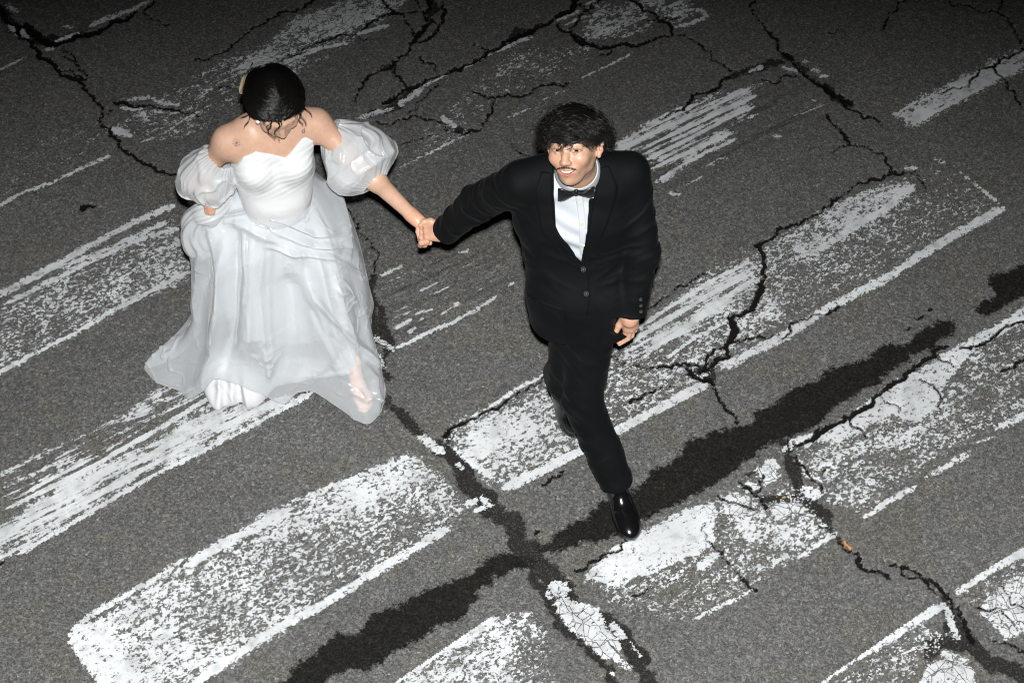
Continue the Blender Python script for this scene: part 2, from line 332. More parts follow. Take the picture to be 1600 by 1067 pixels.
BANDS = [  # value, width, "points"
 (1,17,"14,38 30,50 42,62"),(.75,9,"14,10 25,20"),(.95,7,"88,66 100,60 120,53"),(1,9,"140,43 165,31 205,17 236,1"),(.9,6,"100,42 112,43"),(.9,6,"73,79 82,77"),(.8,4,"0,108 20,100 38,92"),
 (1,9,"560,53 585,47 607,40"),(.85,8,"470,82 510,75 548,68"),(.85,8,"420,110 460,93 500,78"),(.9,7,"195,158 232,153"),(.9,9,"240,156 255,163 277,165"),(.95,7,"193,170 220,172"),(.8,9,"223,178 230,190"),(.8,7,"243,176 272,178"),
 (.8,8,"308,156 330,140"),(.97,15,"168,201 190,207 206,214"),(.75,4,"222,222 255,210 290,187 320,170 345,160 370,154"),
 (.97,6,"0,327 30,305 50,297 80,287 115,270 130,263 175,243"),
 (1,13,"-4,458 60,430 110,402 160,375 210,348 272,322"),(.95,10,"8,476 50,455 90,435 130,415 180,392 230,370 280,358"),(.9,9,"90,420 150,398 200,375 262,347"),(1,9,"-4,584 60,550 120,520 170,490 210,470 255,445 300,425"),
 (1,9,"28,866 120,813 240,743 370,678 490,613"),(.95,9,"10,795 130,738 240,675 330,620"),(.95,8,"0,830 130,770 300,675"),(.85,6,"40,770 160,710 230,665"),(.7,5,"190,660 240,645"),
 (1,14,"702,824 640,861 560,909 500,948 430,983 330,1050 225,1120"),(.97,9,"108,986 150,957 200,928 245,905 287,872"),(.95,18,"290,885 340,855 400,824 455,795"),(.8,12,"450,788 560,746 640,714"),(1,16,"110,992 150,1048 197,1114"),
 (1,15,"1568,325 1500,363 1440,398 1380,438 1300,478 1230,523 1128,575"),(1,17,"1103,601 1050,628 980,665 900,710 850,735 785,763"),(.95,7,"700,674 760,641 800,613 860,580"),(.9,13,"1240,405 1290,385 1340,350 1380,330 1430,288"),(.8,5,"1500,270 1525,290 1560,318"),(.97,10,"710,700 745,727 770,750"),
 (.95,10,"965,548 1020,515 1080,480"),(.95,10,"1000,562 1060,520 1130,470"),(.95,8,"1040,562 1090,525 1140,500"),(.95,9,"985,520 1040,485 1110,440 1170,412"),
 (1,7,"1005,200 1040,181 1085,163"),(1,9,"1010,213 1070,190 1120,165 1172,139"),(.97,9,"1000,236 1060,206 1120,180 1182,150"),(.97,9,"1010,251 1080,216 1130,190 1180,167"),(.97,9,"1020,264 1070,241 1150,206"),(.9,8,"1025,286 1060,263 1100,241 1150,218"),(.95,7,"955,229 987,218"),(.8,5,"1168,186 1188,178"),(.7,3,"1145,150 1200,128"),(.6,4,"1070,292 1110,270"),(.6,3,"1230,186 1292,164"),
 (1,8,"1173,112 1189,106"),(1,8,"1224,107 1242,112"),(1,6,"1255,98 1262,98"),(1,6,"1270,110 1279,112"),(.9,5,"1281,121 1293,119"),(.9,5,"1268,157 1273,158"),(.9,6,"1210,213 1220,215"),(.8,8,"1048,303 1060,305"),
 (1,7,"775,464 745,484 715,500 670,520 640,536 612,549"),(.95,6,"717,474 690,490"),(.9,6,"702,449 678,461"),(.8,5,"682,443 658,455"),(.95,6,"598,431 625,418"),(.75,5,"638,447 665,433"),(.7,5,"652,491 675,484"),(.7,9,"660,500 640,520"),(.6,10,"620,512 640,502"),(.9,10,"585,528 600,538 612,545"),(.85,16,"572,540 585,555 600,575"),(.9,5,"795,446 802,444"),(.75,4,"718,397 732,392"),(.9,4,"752,452 735,466"),
 (.95,11,"558,186 585,178 614,170"),(1,11,"627,162 645,150 654,143"),(1,5,"655,140 680,126 702,116"),(1,5,"725,107 760,88 775,80"),(1,7,"778,82 800,70 830,59"),(.65,4,"620,266 640,255 680,236 720,215 737,209"),(.9,4,"788,187 810,178 827,171"),(.85,4,"910,123 940,108 987,86"),(.97,10,"692,185 702,192 709,198"),(.6,4,"850,157 880,142"),
 (.97,8,"868,35 905,17"),(.75,5,"885,40 917,25"),(.9,8,"1055,43 1080,38 1105,27"),(.9,7,"1104,26 1093,15 1078,18"),(.8,7,"920,8 930,3"),
 (1,6,"1398,182 1425,164 1440,156"),(.95,9,"1425,196 1480,165 1550,130"),
 (1,8,"1350,808 1385,785 1410,772 1431,759"),(.97,7,"1447,746 1485,725 1516,707"),(.9,3,"1528,691 1550,685"),(.85,11,"1555,672 1604,648"),(1,20,"1262,768 1274,772"),(1,12,"1228,702 1240,690 1265,683"),(.9,7,"1252,722 1262,745 1280,750"),
 (1,8,"1307,834 1270,855 1250,871"),(.9,5,"1083,969 1110,955 1150,935 1176,920"),(.95,13,"1095,885 1117,868"),(.9,7,"1210,880 1230,868"),
 (1,24,"870,918 877,920"),(1,15,"962,980 972,992"),(1,8,"990,1005 1003,1022"),(1,9,"972,1035 982,1044"),(.95,7,"905,1030 915,1035"),(.9,6,"945,1058 955,1052"),(.9,6,"855,925 860,935"),
 (1,15,"660,685 673,693 687,703"),(.95,7,"716,726 722,730"),(.85,9,"730,788 742,782"),(.9,8,"745,798 758,792"),(.9,7,"753,778 765,790"),
 (1,14,"603,1070 660,1035 720,1000 777,967"),(1,13,"1272,1071 1330,1030 1400,990 1440,965 1474,944"),(.97,9,"1480,950 1487,975 1494,995"),(1,7,"1517,1006 1521,1009"),(1,12,"1500,921 1540,895 1604,858 1640,838"),(.9,6,"1495,925 1510,922"),
 (.65,9,"1460,248 1475,256"),(1,7,"1418,264 1430,262"),(.9,5,"1395,180 1400,178"),
]
MOSAIC = [(46,"880,945 910,970 945,1005 968,1035"),(60,"1170,740 1215,760"),(60,"1130,785 1190,790 1240,790"),(60,"1460,1045 1510,1050"),(110,"1560,960 1620,940"),(80,"430,80 520,30"),(30,"575,180 610,172"),(30,"580,540 600,575")]
GROOVES = ["590,430 640,380 800,390 815,440 700,500 620,550","1150,140 1250,105 1330,120 1300,180 1150,260 1090,290 1100,240","930,245 1040,170 1100,150 1160,200 1040,310"]
def ext(pts):
    """bars and streaks run on past the edge of the view"""
    return [(x - 200, y + 106) if x <= 0 and y > 100 else ((x + 90, y - 48) if x >= 1604 and y > 40 else (x, y)) for x, y in pts]
for v, st, s in FILLS:
    sl, sd = poly_sd(G2(ext(parse(s))))
    sd = sd + WOB[sl] * 0.007 + WOB2[sl] * 0.009
    m = sstep(-0.020, 0.040, sd) if v < .88 else sstep(-0.007, 0.010, sd)
    COV[sl] = COV[sl] * (1 - m) + v * m
    STK[sl] = STK[sl] * (1 - m) + st * m
for v, w, s in BANDS:
    bp = G2(ext(parse(s))); sl_ = np.r_[0, np.cumsum(np.linalg.norm(np.diff(bp, axis=0), axis=1))]; nb = max(4, int(sl_[-1] / .03) + 2)
    uu = np.linspace(0, sl_[-1], nb); bp = np.stack([np.interp(uu, sl_, bp[:, 0]), np.interp(uu, sl_, bp[:, 1])], 1)
    tp = np.clip(.35 + np.minimum(uu, sl_[-1] - uu) / .045, 0, 1) if sl_[-1] > .12 else np.ones(nb)
    stroke_field(COV, bp, w * M_PX / 2 * 1.05, w * M_PX / 2 * 1.05, min(v, .96), 'max', 0.0085, 0.18, prof=tp)
_w = 4 * np.clip(COV, 0, 1) * np.clip(1 - COV, 0, 1) * (COV > .03)
COV += (_w * (.62 * fbm(GX * 4.5, GY * 4.5, 3, 30) + .42 * fbm(GX * 17, GY * 17, 2, 33))).astype(np.float32)
for w, s in MOSAIC:
    stroke_field(MOS, G2(parse(s)), w * M_PX / 2, w * M_PX / 2, 1, 'max', 0.02)
for s in GROOVES:
    sl, sd = poly_sd(G2(parse(s))); GRV[sl] = np.maximum(GRV[sl], sstep(-0.04, 0.08, sd))
MOTT = ((1 + .20 * fbm(GX * 38, GY * 38, 3, 12)) * (1 + .22 * fbm(GX * 2.2, GY * 2.2, 4, 14))).astype(np.float32)   # patchy aggregate
WARM = .45 * sstep(.02, .2, fbm(GX * 9, GY * 9, 3, 16)).astype(np.float32)
DIRT = ((1 + .75 * np.minimum(0, fbm(GX * 26, GY * 26, 3, 18) - .01)) * (.98 + .40 * fbm(GX * 5, GY * 5, 3, 20))).astype(np.float32)
GZ = (-0.007 * sstep(-0.004, 0.004, CRK) - 0.0035 * sstep(-0.006, 0.006, TAR) + 0.004 * fbm(GX * 1.3, GY * 1.3, 2, 8)).astype(np.float32)
_far = (np.abs(GX) > 2.96) | (GY < -1.73) | (GY > 2.56)
GZ[_far] = 0

_a, _b = G2([(105, 990), (640, 700)]); STRIPE_ANG = math.atan2(_b[1] - _a[1], _b[0] - _a[0])

def asphalt():
    m = NT("asphalt"); pos = m.pos()
    stone = m.vor(128.0, m.mix(.006, pos, m.n('ShaderNodeTexNoise', {'Vector': pos, 'Scale': 90.0, 'Detail': 0.0}).outputs[1])); sc = stone.outputs["Color"]; sdist = stone.outputs["Distance"]
    v2 = m.vor(240.0, pos); s2 = v2.outputs["Color"]
    a = m.n("ShaderNodeSeparateColor", {0: sc}).outputs
    b = m.n("ShaderNodeSeparateColor", {0: s2}).outputs
    g = m.math('ADD', m.math('MULTIPLY', m.math('POWER', a[0], 2.0), 0.52), m.math('MULTIPLY', m.math('POWER', b[0], 2.0), 0.62))
    k = m.math('ADD', m.math('MULTIPLY', g, 0.115), 0.0415)
    k = m.math('MULTIPLY', k, m.attr('mottle'))
    rare = m.ramp(a[1], 0.955, 0.97)                                    # a few pale chippings
    k = m.math('ADD', k, m.math('MULTIPLY', rare, 0.07))
    nz = m.noise(70.0, 2, pos); hole = m.ramp(nz, 0.30, 0.27)                     # lost stones
    k = m.math('MULTIPLY', k, m.math('SUBTRACT', 1.0, m.math('MULTIPLY', hole, 0.6)))
    tint = m.mix(a[2], (1.0, 0.99, 0.93), (0.985, 0.99, 0.985))
    warm = m.mix(m.attr('warmth'), tint, (1.04, 1.0, 0.82))
    # plough grooves
    sv = m.mapping(m.mapping(pos, rot=(0, 0, -STRIPE_ANG + 0.03)), scale=(2.2, 34, 1))
    gr = m.math('MULTIPLY', m.attr("groove"), m.ramp(m.noise(1.0, 2, sv), 0.50, 0.66))
    k = m.math('MULTIPLY', k, m.math('SUBTRACT', 1.0, m.math('MULTIPLY', gr, 0.38)))
    fine = m.math('SUBTRACT', m.noise(160.0, 2, pos), 0.5); rag = m.math('ADD', m.math('MULTIPLY', fine, .018), m.math('MULTIPLY', m.math('SUBTRACT', nz, .5), .034))
    # dried-on water
    wet = m.ramp(m.math('ADD', m.attr("wet"), m.math('MULTIPLY', rag, 1.5)), -0.006, 0.010)
    # bitumen joints and cracks
    tar = m.ramp(m.math('ADD', m.attr("tar"), rag), -0.004, 0.004)
    crk = m.ramp(m.math('ADD', m.attr("crack"), m.math('MULTIPLY', rag, .62)), -0.0025, 0.0015)
    c = m.n("ShaderNodeCombineColor", {0: k, 1: k, 2: k}).outputs[0]
    c = m.mix(1.0, c, warm, 'MULTIPLY')
    c = m.mix(wet, c, m.mix(1.0, c, (0.125, 0.122, 0.114), 'MULTIPLY'))
    tarc = m.mix(m.ramp(b[1], 0.72, 1.0), (0.013, 0.012, 0.011), (0.050, 0.048, 0.044))
    c = m.mix(m.math('MULTIPLY', tar, 0.94), c, tarc)
    c = m.mix(m.math('MULTIPLY', crk, 0.97), c, (0.006, 0.0055, 0.005))
    m.set(Base_Color=c, Roughness=m.math('SUBTRACT', 0.86, m.math('MULTIPLY', wet, 0.14)))
    m.set(Specular_IOR_Level=m.math('MULTIPLY', m.math('MULTIPLY', m.math('SUBTRACT', 1.0, m.math('MULTIPLY', wet, .80)), m.math('SUBTRACT', 1.0, m.math('MULTIPLY', tar, .75))), m.math('MULTIPLY', m.math('SUBTRACT', 1.0, m.math('MULTIPLY', crk, .95)), .30)))
    h = m.math('SUBTRACT', 0.5, v2.outputs['Distance'])
    m.set(Normal=m.bump(h, 0.5, 0.003))
    return m.m

def paint_mat():
    m = NT("worn_road_paint"); pos = m.pos()
    cov = m.attr("cover"); stk = m.attr("streak"); mos = m.attr("mosaic")
    rv = m.mapping(pos, rot=(0, 0, -STRIPE_ANG + 0.03)); sv = m.mapping(rv, scale=(2.6, 34, 1))
    n1 = m.noise(135.0, 2.0, pos, 0.6); n2 = m.noise(1.0, 4.0, sv, 0.66)
    av = m.mapping(rv, scale=(0.80, 1.12, 1))
    n1 = m.math('ADD', m.math('MULTIPLY', n1, 0.42), m.math('MULTIPLY', m.noise(52.0, 3.0, av, 0.6), 0.58))
    wv = m.n('ShaderNodeTexNoise', {'Vector': pos, 'Scale': 120.0, 'Detail': 0.0}).outputs[1]
    chip = m.n('ShaderNodeSeparateColor', {0: m.vor(118.0, m.mix(.007, av, wv)).outputs['Color']}).outputs[0]
    u1 = m.ramp(n1, 0.36, 0.64, smooth=True)
    u1 = m.ramp(m.math('ADD', m.math('MULTIPLY', u1, .62), m.math('MULTIPLY', chip, .38)), .06, .94, smooth=True); u2 = m.ramp(n2, 0.33, 0.67, smooth=True)
    u2 = m.math('ADD', m.math('MULTIPLY', u2, 0.70), m.math('MULTIPLY', u1, 0.30))
    u = m.math('ADD', m.math('MULTIPLY', u1, m.math('SUBTRACT', 1.0, stk)), m.math('MULTIPLY', u2, stk))
    a = m.ramp(m.math('SUBTRACT', cov, u), -0.03, 0.05)
    # plate cracks, joints
    pv = m.n("ShaderNodeMixRGB", {0: 0.03, 1: pos, 2: m.n("ShaderNodeTexNoise", {"Vector": pos, "Scale": 14.0}).outputs[1]}).outputs[0]
    ed = m.vor(22.0, pv, 'DISTANCE_TO_EDGE').outputs["Distance"]
    ed2 = m.vor(9.0, pv, 'DISTANCE_TO_EDGE').outputs["Distance"]
    hair = m.math('MULTIPLY', m.ramp(ed, 0.012, 0.030), m.ramp(ed2, 0.006, 0.014))
    a = m.math('MULTIPLY', a, m.math('SUBTRACT', 1.0, m.math('MULTIPLY', mos, m.math('SUBTRACT', 1.0, hair))))
    fine = m.math('SUBTRACT', m.noise(160.0, 2, pos), 0.5)
    crk = m.ramp(m.math('ADD', m.attr("crack"), m.math('MULTIPLY', fine, 0.010)), -0.003, 0.001)
    a = m.math('MULTIPLY', a, m.math('SUBTRACT', 1.0, crk))
    # worn paint greys before it goes: thin film and tyre dirt
    thin = m.ramp(m.math('SUBTRACT', cov, u), 0.0, 0.30)
    dirt = m.attr('dirt')
    c = m.mix(thin, (0.35, 0.363, 0.37), (0.485, 0.505, 0.515))
    dd = m.n("ShaderNodeCombineColor", {0: dirt, 1: dirt, 2: dirt}).outputs[0]
    speck = m.ramp(m.vor(240.0, pos).outputs["Distance"], 0.10, 0.25, 0.86, 1.0)
    c = m.mix(1.0, c, dd, 'MULTIPLY')
    c = m.mix(1.0, c, m.n("ShaderNodeCombineColor", {0: speck, 1: speck, 2: speck}).outputs[0], 'MULTIPLY')
    # grey-green ghost of paint in the pores of the asphalt
    ghost = m.math('MULTIPLY', m.ramp(cov, 0.42, 0.62), m.ramp(m.noise(34.0, 4, av, 0.65), 0.50, 0.68))
    m.set(Base_Color=c, Roughness=0.7, Specular_IOR_Level=0.2)
    m.set(Normal=m.bump(fine, 0.3, 0.003))
    tr = m.n("ShaderNodeBsdfTransparent")
    al = m.math('MAXIMUM', a, m.math('MULTIPLY', m.math('MULTIPLY', ghost, 0.34), m.math('SUBTRACT', 1.0, crk)))
    mx = m.n("ShaderNodeMixShader", {0: al, 1: tr, 2: m.bsdf.outputs[0]})
    m.t.links.new(mx.outputs[0], m.out.inputs[0])
    return m.m

M_ASPH = asphalt(); M_PAINT = paint_mat()
gverts = np.stack([GX, GY, GZ], -1).reshape(-1, 3)
road = mesh_obj("road", gverts, grid_faces(NX, NY), M_ASPH,
                attrs={"crack": CRK.ravel(), "tar": TAR.ravel(), "wet": WET.ravel(), "groove": GRV.ravel(), "mottle": MOTT.ravel(), "warmth": WARM.ravel()})
road["kind"] = "structure"; road["label"] = "cracked grey asphalt road with a faded pedestrian crossing"

# each bar of the crossing is its own sheet of paint on the road
BARS = ["-20,-20 330,-20 250,90 110,125 -20,125","-20,125 110,125 215,150 190,255 -20,350","160,230 190,130 420,20 420,-20 660,-20 600,80 480,130 385,180 220,240",
 "-20,420 310,290 320,450 -20,610","-20,690 340,570 520,600 500,640 20,890 -20,890","90,985 280,860 660,690 730,800 720,840 340,1072 210,1165 80,990",
 "640,670 700,665 860,560 1000,480 1180,370 1440,262 1500,240 1600,320 1120,600 780,780 700,740",
 "930,245 1010,180 1160,95 1300,80 1310,190 1130,280 1030,320","540,420 830,370 830,460 600,600 560,600","540,200 560,150 860,15 1000,-20 1130,-20 1130,60 800,200 640,290 600,290",
 "1380,190 1420,150 1640,30 1640,130 1430,215","1215,700 1370,600 1640,440 1640,670 1360,830 1300,790 1255,790","890,900 1100,760 1200,705 1250,745 1255,785 1320,835 1250,885 1080,985 930,945",
 "840,905 905,910 940,945 1020,1050 960,1060 840,960","590,1085 780,955 880,960 880,1085","1255,1085 1480,930 1540,1085","1485,925 1640,820 1640,1070 1540,1000","640,670 700,700 780,790 720,810 640,700","1400,235 1500,235 1500,270 1400,280"]
Z_PAINT = 0.0035
used = np.zeros(GX.shape, bool); fa = grid_faces(NX, NY); flat_cov = COV.ravel()
for s in BARS:
    sl, sd = poly_sd(G2(ext(parse(s))), 0.01)
    ins = np.zeros(GX.shape, bool); ins[sl] = sd > 0
    ins &= ~used & (np.abs(GX) < 2.95) & (GY > -1.72) & (GY < 2.55)
    ok = ins.ravel()[fa[:, 0]] & (flat_cov[fa].max(1) > 0.03)
    used |= ins
    f = fa[ok]
    if len(f) < 20: continue
    idx, inv = np.unique(f.ravel(), return_inverse=True)
    v = gverts[idx].copy(); v[:, 2] += Z_PAINT
    mesh_obj("crossing_bar", v, inv.reshape(-1, 4), M_PAINT, parent=road,
             attrs={"cover": flat_cov[idx], "streak": STK.ravel()[idx], "mosaic": MOS.ravel()[idx], "dirt": DIRT.ravel()[idx], "crack": CRK.ravel()[idx]})
# ---------------------------------------------------------------- smooth solid modelling for bodies and tailored cloth
class Field:
    def __init__(s, lo, hi, h):
        s.lo = np.array(lo, float); s.h = h
        s.n = np.ceil((np.array(hi) - s.lo) / h).astype(int) + 1
        s.F = np.full(s.n, 0.5, np.float32)
    def _sl(s, lo, hi):
        i0 = np.clip(np.floor((lo - s.lo) / s.h).astype(int), 0, s.n); i1 = np.clip(np.ceil((hi - s.lo) / s.h).astype(int) + 1, 0, s.n)
        sl = tuple(slice(a, b) for a, b in zip(i0, i1))
        g = [s.lo[k] + s.h * np.arange(i0[k], i1[k]) for k in range(3)]
        return sl, g
    def _put(s, sl, d, k, op):
        A = s.F[sl]
        if A.size == 0: return
        d = d.astype(np.float32)
        if op == 'add':
            if k > 0:
                h = np.maximum(k - np.abs(A - d), 0) / k; s.F[sl] = np.minimum(A, d) - h * h * k * 0.25
            else: s.F[sl] = np.minimum(A, d)
        else:
            d = -d
            if k > 0:
                h = np.maximum(k - np.abs(A - d), 0) / k; s.F[sl] = np.maximum(A, d) + h * h * k * 0.25
            else: s.F[sl] = np.maximum(A, d)
    def cap(s, a, b, ra, rb, k=0.01, op='add'):
        a = np.asarray(a, float); b = np.asarray(b, float); m = max(ra, rb) + k + 3 * s.h + 0.01
        sl, g = s._sl(np.minimum(a, b) - m, np.maximum(a, b) + m)
        d = b - a; L2 = max(d @ d, 1e-12)
        X = g[0][:, None, None] - a[0]; Y = g[1][None, :, None] - a[1]; Z = g[2][None, None, :] - a[2]
        t = np.clip((X * d[0] + Y * d[1] + Z * d[2]) / L2, 0, 1)
        q = np.sqrt((X - t * d[0]) ** 2 + (Y - t * d[1]) ** 2 + (Z - t * d[2]) ** 2) - (ra + t * (rb - ra))
        s._put(sl, q, k, op)
    def chain(s, pts, rs, k=0.01, op='add'):
        for i in range(len(pts) - 1): s.cap(pts[i], pts[i + 1], rs[i], rs[i + 1], k, op)
    def ell(s, c, r, R=None, k=0.01, op='add'):
        c = np.asarray(c, float); r = np.asarray(r, float); m = r.max() + k + 3 * s.h + 0.01
        sl, g = s._sl(c - m, c + m)
        X = g[0][:, None, None] - c[0]; Y = g[1][None, :, None] - c[1]; Z = g[2][None, None, :] - c[2]
        if R is None: R = np.eye(3)
        U = [X * R[0][i] + Y * R[1][i] + Z * R[2][i] for i in range(3)]        # columns of R are the axes
        k0 = np.sqrt(sum((u / q) ** 2 for u, q in zip(U, r))); k1 = np.sqrt(sum((u / (q * q)) ** 2 for u, q in zip(U, r)))
        s._put(sl, np.where(k1 > 1e-9, k0 * (k0 - 1) / np.maximum(k1, 1e-9), -r.min()), k, op)
    def func(s, lo, hi, fn, k=0.0, op='sub'):
        sl, g = s._sl(np.asarray(lo, float), np.asarray(hi, float))
        s._put(sl, np.broadcast_to(fn(g[0][:, None, None], g[1][None, :, None], g[2][None, None, :]), s.F[sl].shape), k, op)
    def mesh(s, relax=2):
        F = s.F; n = F.shape
        S = F < 0
        c = np.zeros((n[0] - 1, n[1] - 1, n[2] - 1), np.int8)
        for dx in (0, 1):
            for dy in (0, 1):
                for dz in (0, 1):
                    c += S[dx:n[0] - 1 + dx, dy:n[1] - 1 + dy, dz:n[2] - 1 + dz]
        I = np.argwhere((c > 0) & (c < 8))
        idx = np.full(c.shape, -1, np.int32); idx[tuple(I.T)] = np.arange(len(I))
        acc = np.zeros((len(I), 3)); cnt = np.zeros(len(I))
        C = {}
        for dx in (0, 1):
            for dy in (0, 1):
                for dz in (0, 1): C[dx, dy, dz] = F[I[:, 0] + dx, I[:, 1] + dy, I[:, 2] + dz].astype(float)
        for ax in range(3):
            for u in (0, 1):
                for v in (0, 1):
                    p = [0, 0, 0]; o = [k for k in range(3) if k != ax]; p[o[0]] = u; p[o[1]] = v; q = list(p); q[ax] = 1
                    f0 = C[tuple(p)]; f1 = C[tuple(q)]; m = (f0 < 0) != (f1 < 0)
                    t = np.where(m, f0 / np.where(m, f0 - f1, 1), 0)
                    pt = np.tile(np.array(p, float), (len(I), 1)); pt[:, ax] = t
                    acc[m] += pt[m]; cnt[m] += 1
        V = I + acc / cnt[:, None]
        faces = []
        for ax in range(3):
            o = [k for k in range(3) if k != ax]
            A = [slice(None)] * 3; A[ax] = slice(0, n[ax] - 1); B = [slice(None)] * 3; B[ax] = slice(1, n[ax])
            ch = S[tuple(A)] != S[tuple(B)]
            E = np.argwhere(ch)
            E = E[(E[:, o[0]] > 0) & (E[:, o[1]] > 0) & (E[:, o[0]] < n[o[0]] - 1) & (E[:, o[1]] < n[o[1]] - 1)]
            def cell(a, b):
                q = E.copy(); q[:, o[0]] -= a; q[:, o[1]] -= b; return idx[q[:, 0], q[:, 1], q[:, 2]]
            Q = np.stack([cell(1, 1), cell(0, 1), cell(0, 0), cell(1, 0)], 1)
            ins = S[E[:, 0], E[:, 1], E[:, 2]]
            flip = ins if ax != 1 else ~ins
            Q[~flip] = Q[~flip][:, ::-1]
            faces.append(Q)
        Fc = np.concatenate(faces); Fc = Fc[(Fc >= 0).all(1)]
        V = V * s.h + s.lo
        for _ in range(relax): V = V + 0.5 * (nbr_mean(V, Fc) - V)
        return V, Fc
def nbr_mean(V, F):
    acc = np.zeros_like(V); cnt = np.zeros(len(V))
    for k in range(4):
        a = F[:, k]; b = F[:, (k + 1) % 4]
        for i in range(3):
            acc[:, i] += np.bincount(a, V[b, i], len(V)) + np.bincount(b, V[a, i], len(V))
        cnt += np.bincount(a, minlength=len(V)) + np.bincount(b, minlength=len(V))
    return acc / np.maximum(cnt, 1)[:, None]
def normals(V, F):
    n = np.cross(V[F[:, 2]] - V[F[:, 0]], V[F[:, 3]] - V[F[:, 1]])
    N = np.zeros_like(V)
    for k in range(4):
        for i in range(3): N[:, i] += np.bincount(F[:, k], n[:, i], len(V))
    return N / np.maximum(np.linalg.norm(N, axis=1, keepdims=True), 1e-12)
def unit(v): v = np.asarray(v, float); return v / np.linalg.norm(v)
def proj(V):
    v = V - CAM; w = v @ FWD
    return np.stack([800 + FOC * 1600 * (v @ RGT) / w, 533.5 - FOC * 1600 * (v @ UPV) / w], 1)
def pdist(V, pts):
    """distance of 3-D points to a 3-D polyline"""
    pts = np.asarray(pts, float); best = np.full(len(V), 9.0)
    for a, b in zip(pts[:-1], pts[1:]):
        d = b - a; t = np.clip(((V - a) @ d) / max(d @ d, 1e-12), 0, 1)
        best = np.minimum(best, np.linalg.norm(V - a - t[:, None] * d, axis=1))
    return best

class Frame:
    """a local frame: right (picture right), up, forward (out of the face or chest)"""
    def __init__(s, o, f, u):
        s.o = np.asarray(o, float); s.f = unit(f); r = np.cross(s.f, u); r = -np.cross(s.f, unit(u)); s.r = unit(r)
        s.u = unit(np.cross(s.f, s.r)); 
        if s.u @ np.asarray(u, float) < 0: s.u = -s.u
        s.R = np.stack([s.r, s.u, s.f], 1)
    def __call__(s, r, u, f): return s.o + s.r * r + s.u * u + s.f * f
    def loc(s, V): return (V - s.o) @ s.R
def rot_axis(v, ax, deg):
    ax = unit(ax); t = math.radians(deg); v = np.asarray(v, float)
    return v * math.cos(t) + np.cross(ax, v) * math.sin(t) + ax * (ax @ v) * (1 - math.cos(t))

def strand_mesh(strands, width, taper=0.75):
    """flat-ish three-sided hair strands from polylines; strands: list of (n,3)"""
    Vs = []; Fs = []; base = 0
    for q in strands:
        q = np.asarray(q); n = len(q)
        t = np.gradient(q, axis=0); t /= np.maximum(np.linalg.norm(t, axis=1, keepdims=True), 1e-9)
        ref = np.array([0.31, 0.52, 0.79]); a = np.cross(t, ref); a /= np.maximum(np.linalg.norm(a, axis=1, keepdims=True), 1e-9)
        b = np.cross(t, a)
        w = width * (1 - taper * np.linspace(0, 1, n) ** 2)[:, None]
        ring = [q + a * w, q - a * 0.5 * w + b * 0.866 * w, q - a * 0.5 * w - b * 0.866 * w]
        V = np.stack(ring, 1).reshape(-1, 3)
        i = np.arange(n - 1)[:, None] * 3; k = np.arange(3)[None, :]
        f = np.stack([base + i + k, base + i + (k + 1) % 3, base + i + 3 + (k + 1) % 3, base + i + 3 + k], -1).reshape(-1, 4)
        Vs.append(V); Fs.append(f); base += len(V)
    return np.concatenate(Vs), np.concatenate(Fs)

def simple_mat(name, colr, rough=0.6, spec=0.5, **kw):
    m = NT(name); m.set(Base_Color=colr, Roughness=rough, Specular_IOR_Level=spec)
    for k, v in kw.items(): m.link(v, m.bsdf.inputs[k.replace('_', ' ')])
    return m
def skin_mat(name):
    m = NT(name); pos = m.pos()
    c = m.attr("tone", True)
    v = m.ramp(m.noise(60.0, 4, pos, 0.6), 0.3, 0.7, 0.93, 1.06)
    c = m.mix(1.0, c, m.n("ShaderNodeCombineColor", {0: v, 1: v, 2: v}).outputs[0], 'MULTIPLY')
    m.set(Base_Color=c, Roughness=0.40, Specular_IOR_Level=0.50, Subsurface_Weight=0.0)
    m.bsdf.inputs["Subsurface Radius"].default_value = (1.0, 0.35, 0.2)
    m.set(Normal=m.bump(m.noise(420.0, 3, pos), 0.12, 0.001))
    return m.m
def wool_mat():
    m = NT("black_wool_suiting"); pos = m.pos()
    w = m.noise(900.0, 2, pos)
    c = m.mix(m.ramp(m.noise(6.0, 3, pos), 0.3, 0.7), (0.0026, 0.0030, 0.0034), (0.0040, 0.0046, 0.0052))
    m.set(Base_Color=c, Roughness=0.72, Specular_IOR_Level=0.10, Sheen_Weight=0.012, Sheen_Roughness=0.4)
    m.set(Normal=m.bump(w, 0.25, 0.0008))
    return m.m
# ---------------------------------------------------------------- people: shared anatomy
M_SKIN = skin_mat("skin"); M_WOOL = wool_mat()
def hair_mat(name, c0, c1, rough=0.32, spec=0.6):
    m = NT(name); pos = m.pos()
    c = m.mix(m.ramp(m.noise(240.0, 2, pos), 0.35, 0.65), c0, c1)
    m.set(Base_Color=c, Roughness=rough, Specular_IOR_Level=spec)
    return m.m
M_HAIR = hair_mat("black_hair", (0.004, 0.0035, 0.003), (0.012, 0.010, 0.009), 0.36, 0.5)
M_EYE = None
def eye_mat():
    m = NT("eyeball"); m.set(Base_Color=m.attr("tone", True), Roughness=0.12, Specular_IOR_Level=0.6); return m.m
M_EYE = eye_mat()
M_TEETH = simple_mat("teeth", (0.72, 0.66, 0.56), 0.3).m
M_LEATHER = simple_mat("black_polished_leather", (0.004, 0.004, 0.0045), 0.16, 0.6, Coat_Weight=0.4, Coat_Roughness=0.08).m
M_SOLE = simple_mat("dark_rubber_sole", (0.012, 0.012, 0.012), 0.6, 0.3).m
M_BLKSATIN = simple_mat("black_satin", (0.007, 0.007, 0.008), 0.33, 0.5, Sheen_Weight=0.05).m
M_BUTTON = simple_mat("black_button", (0.006, 0.006, 0.006), 0.5, 0.4).m
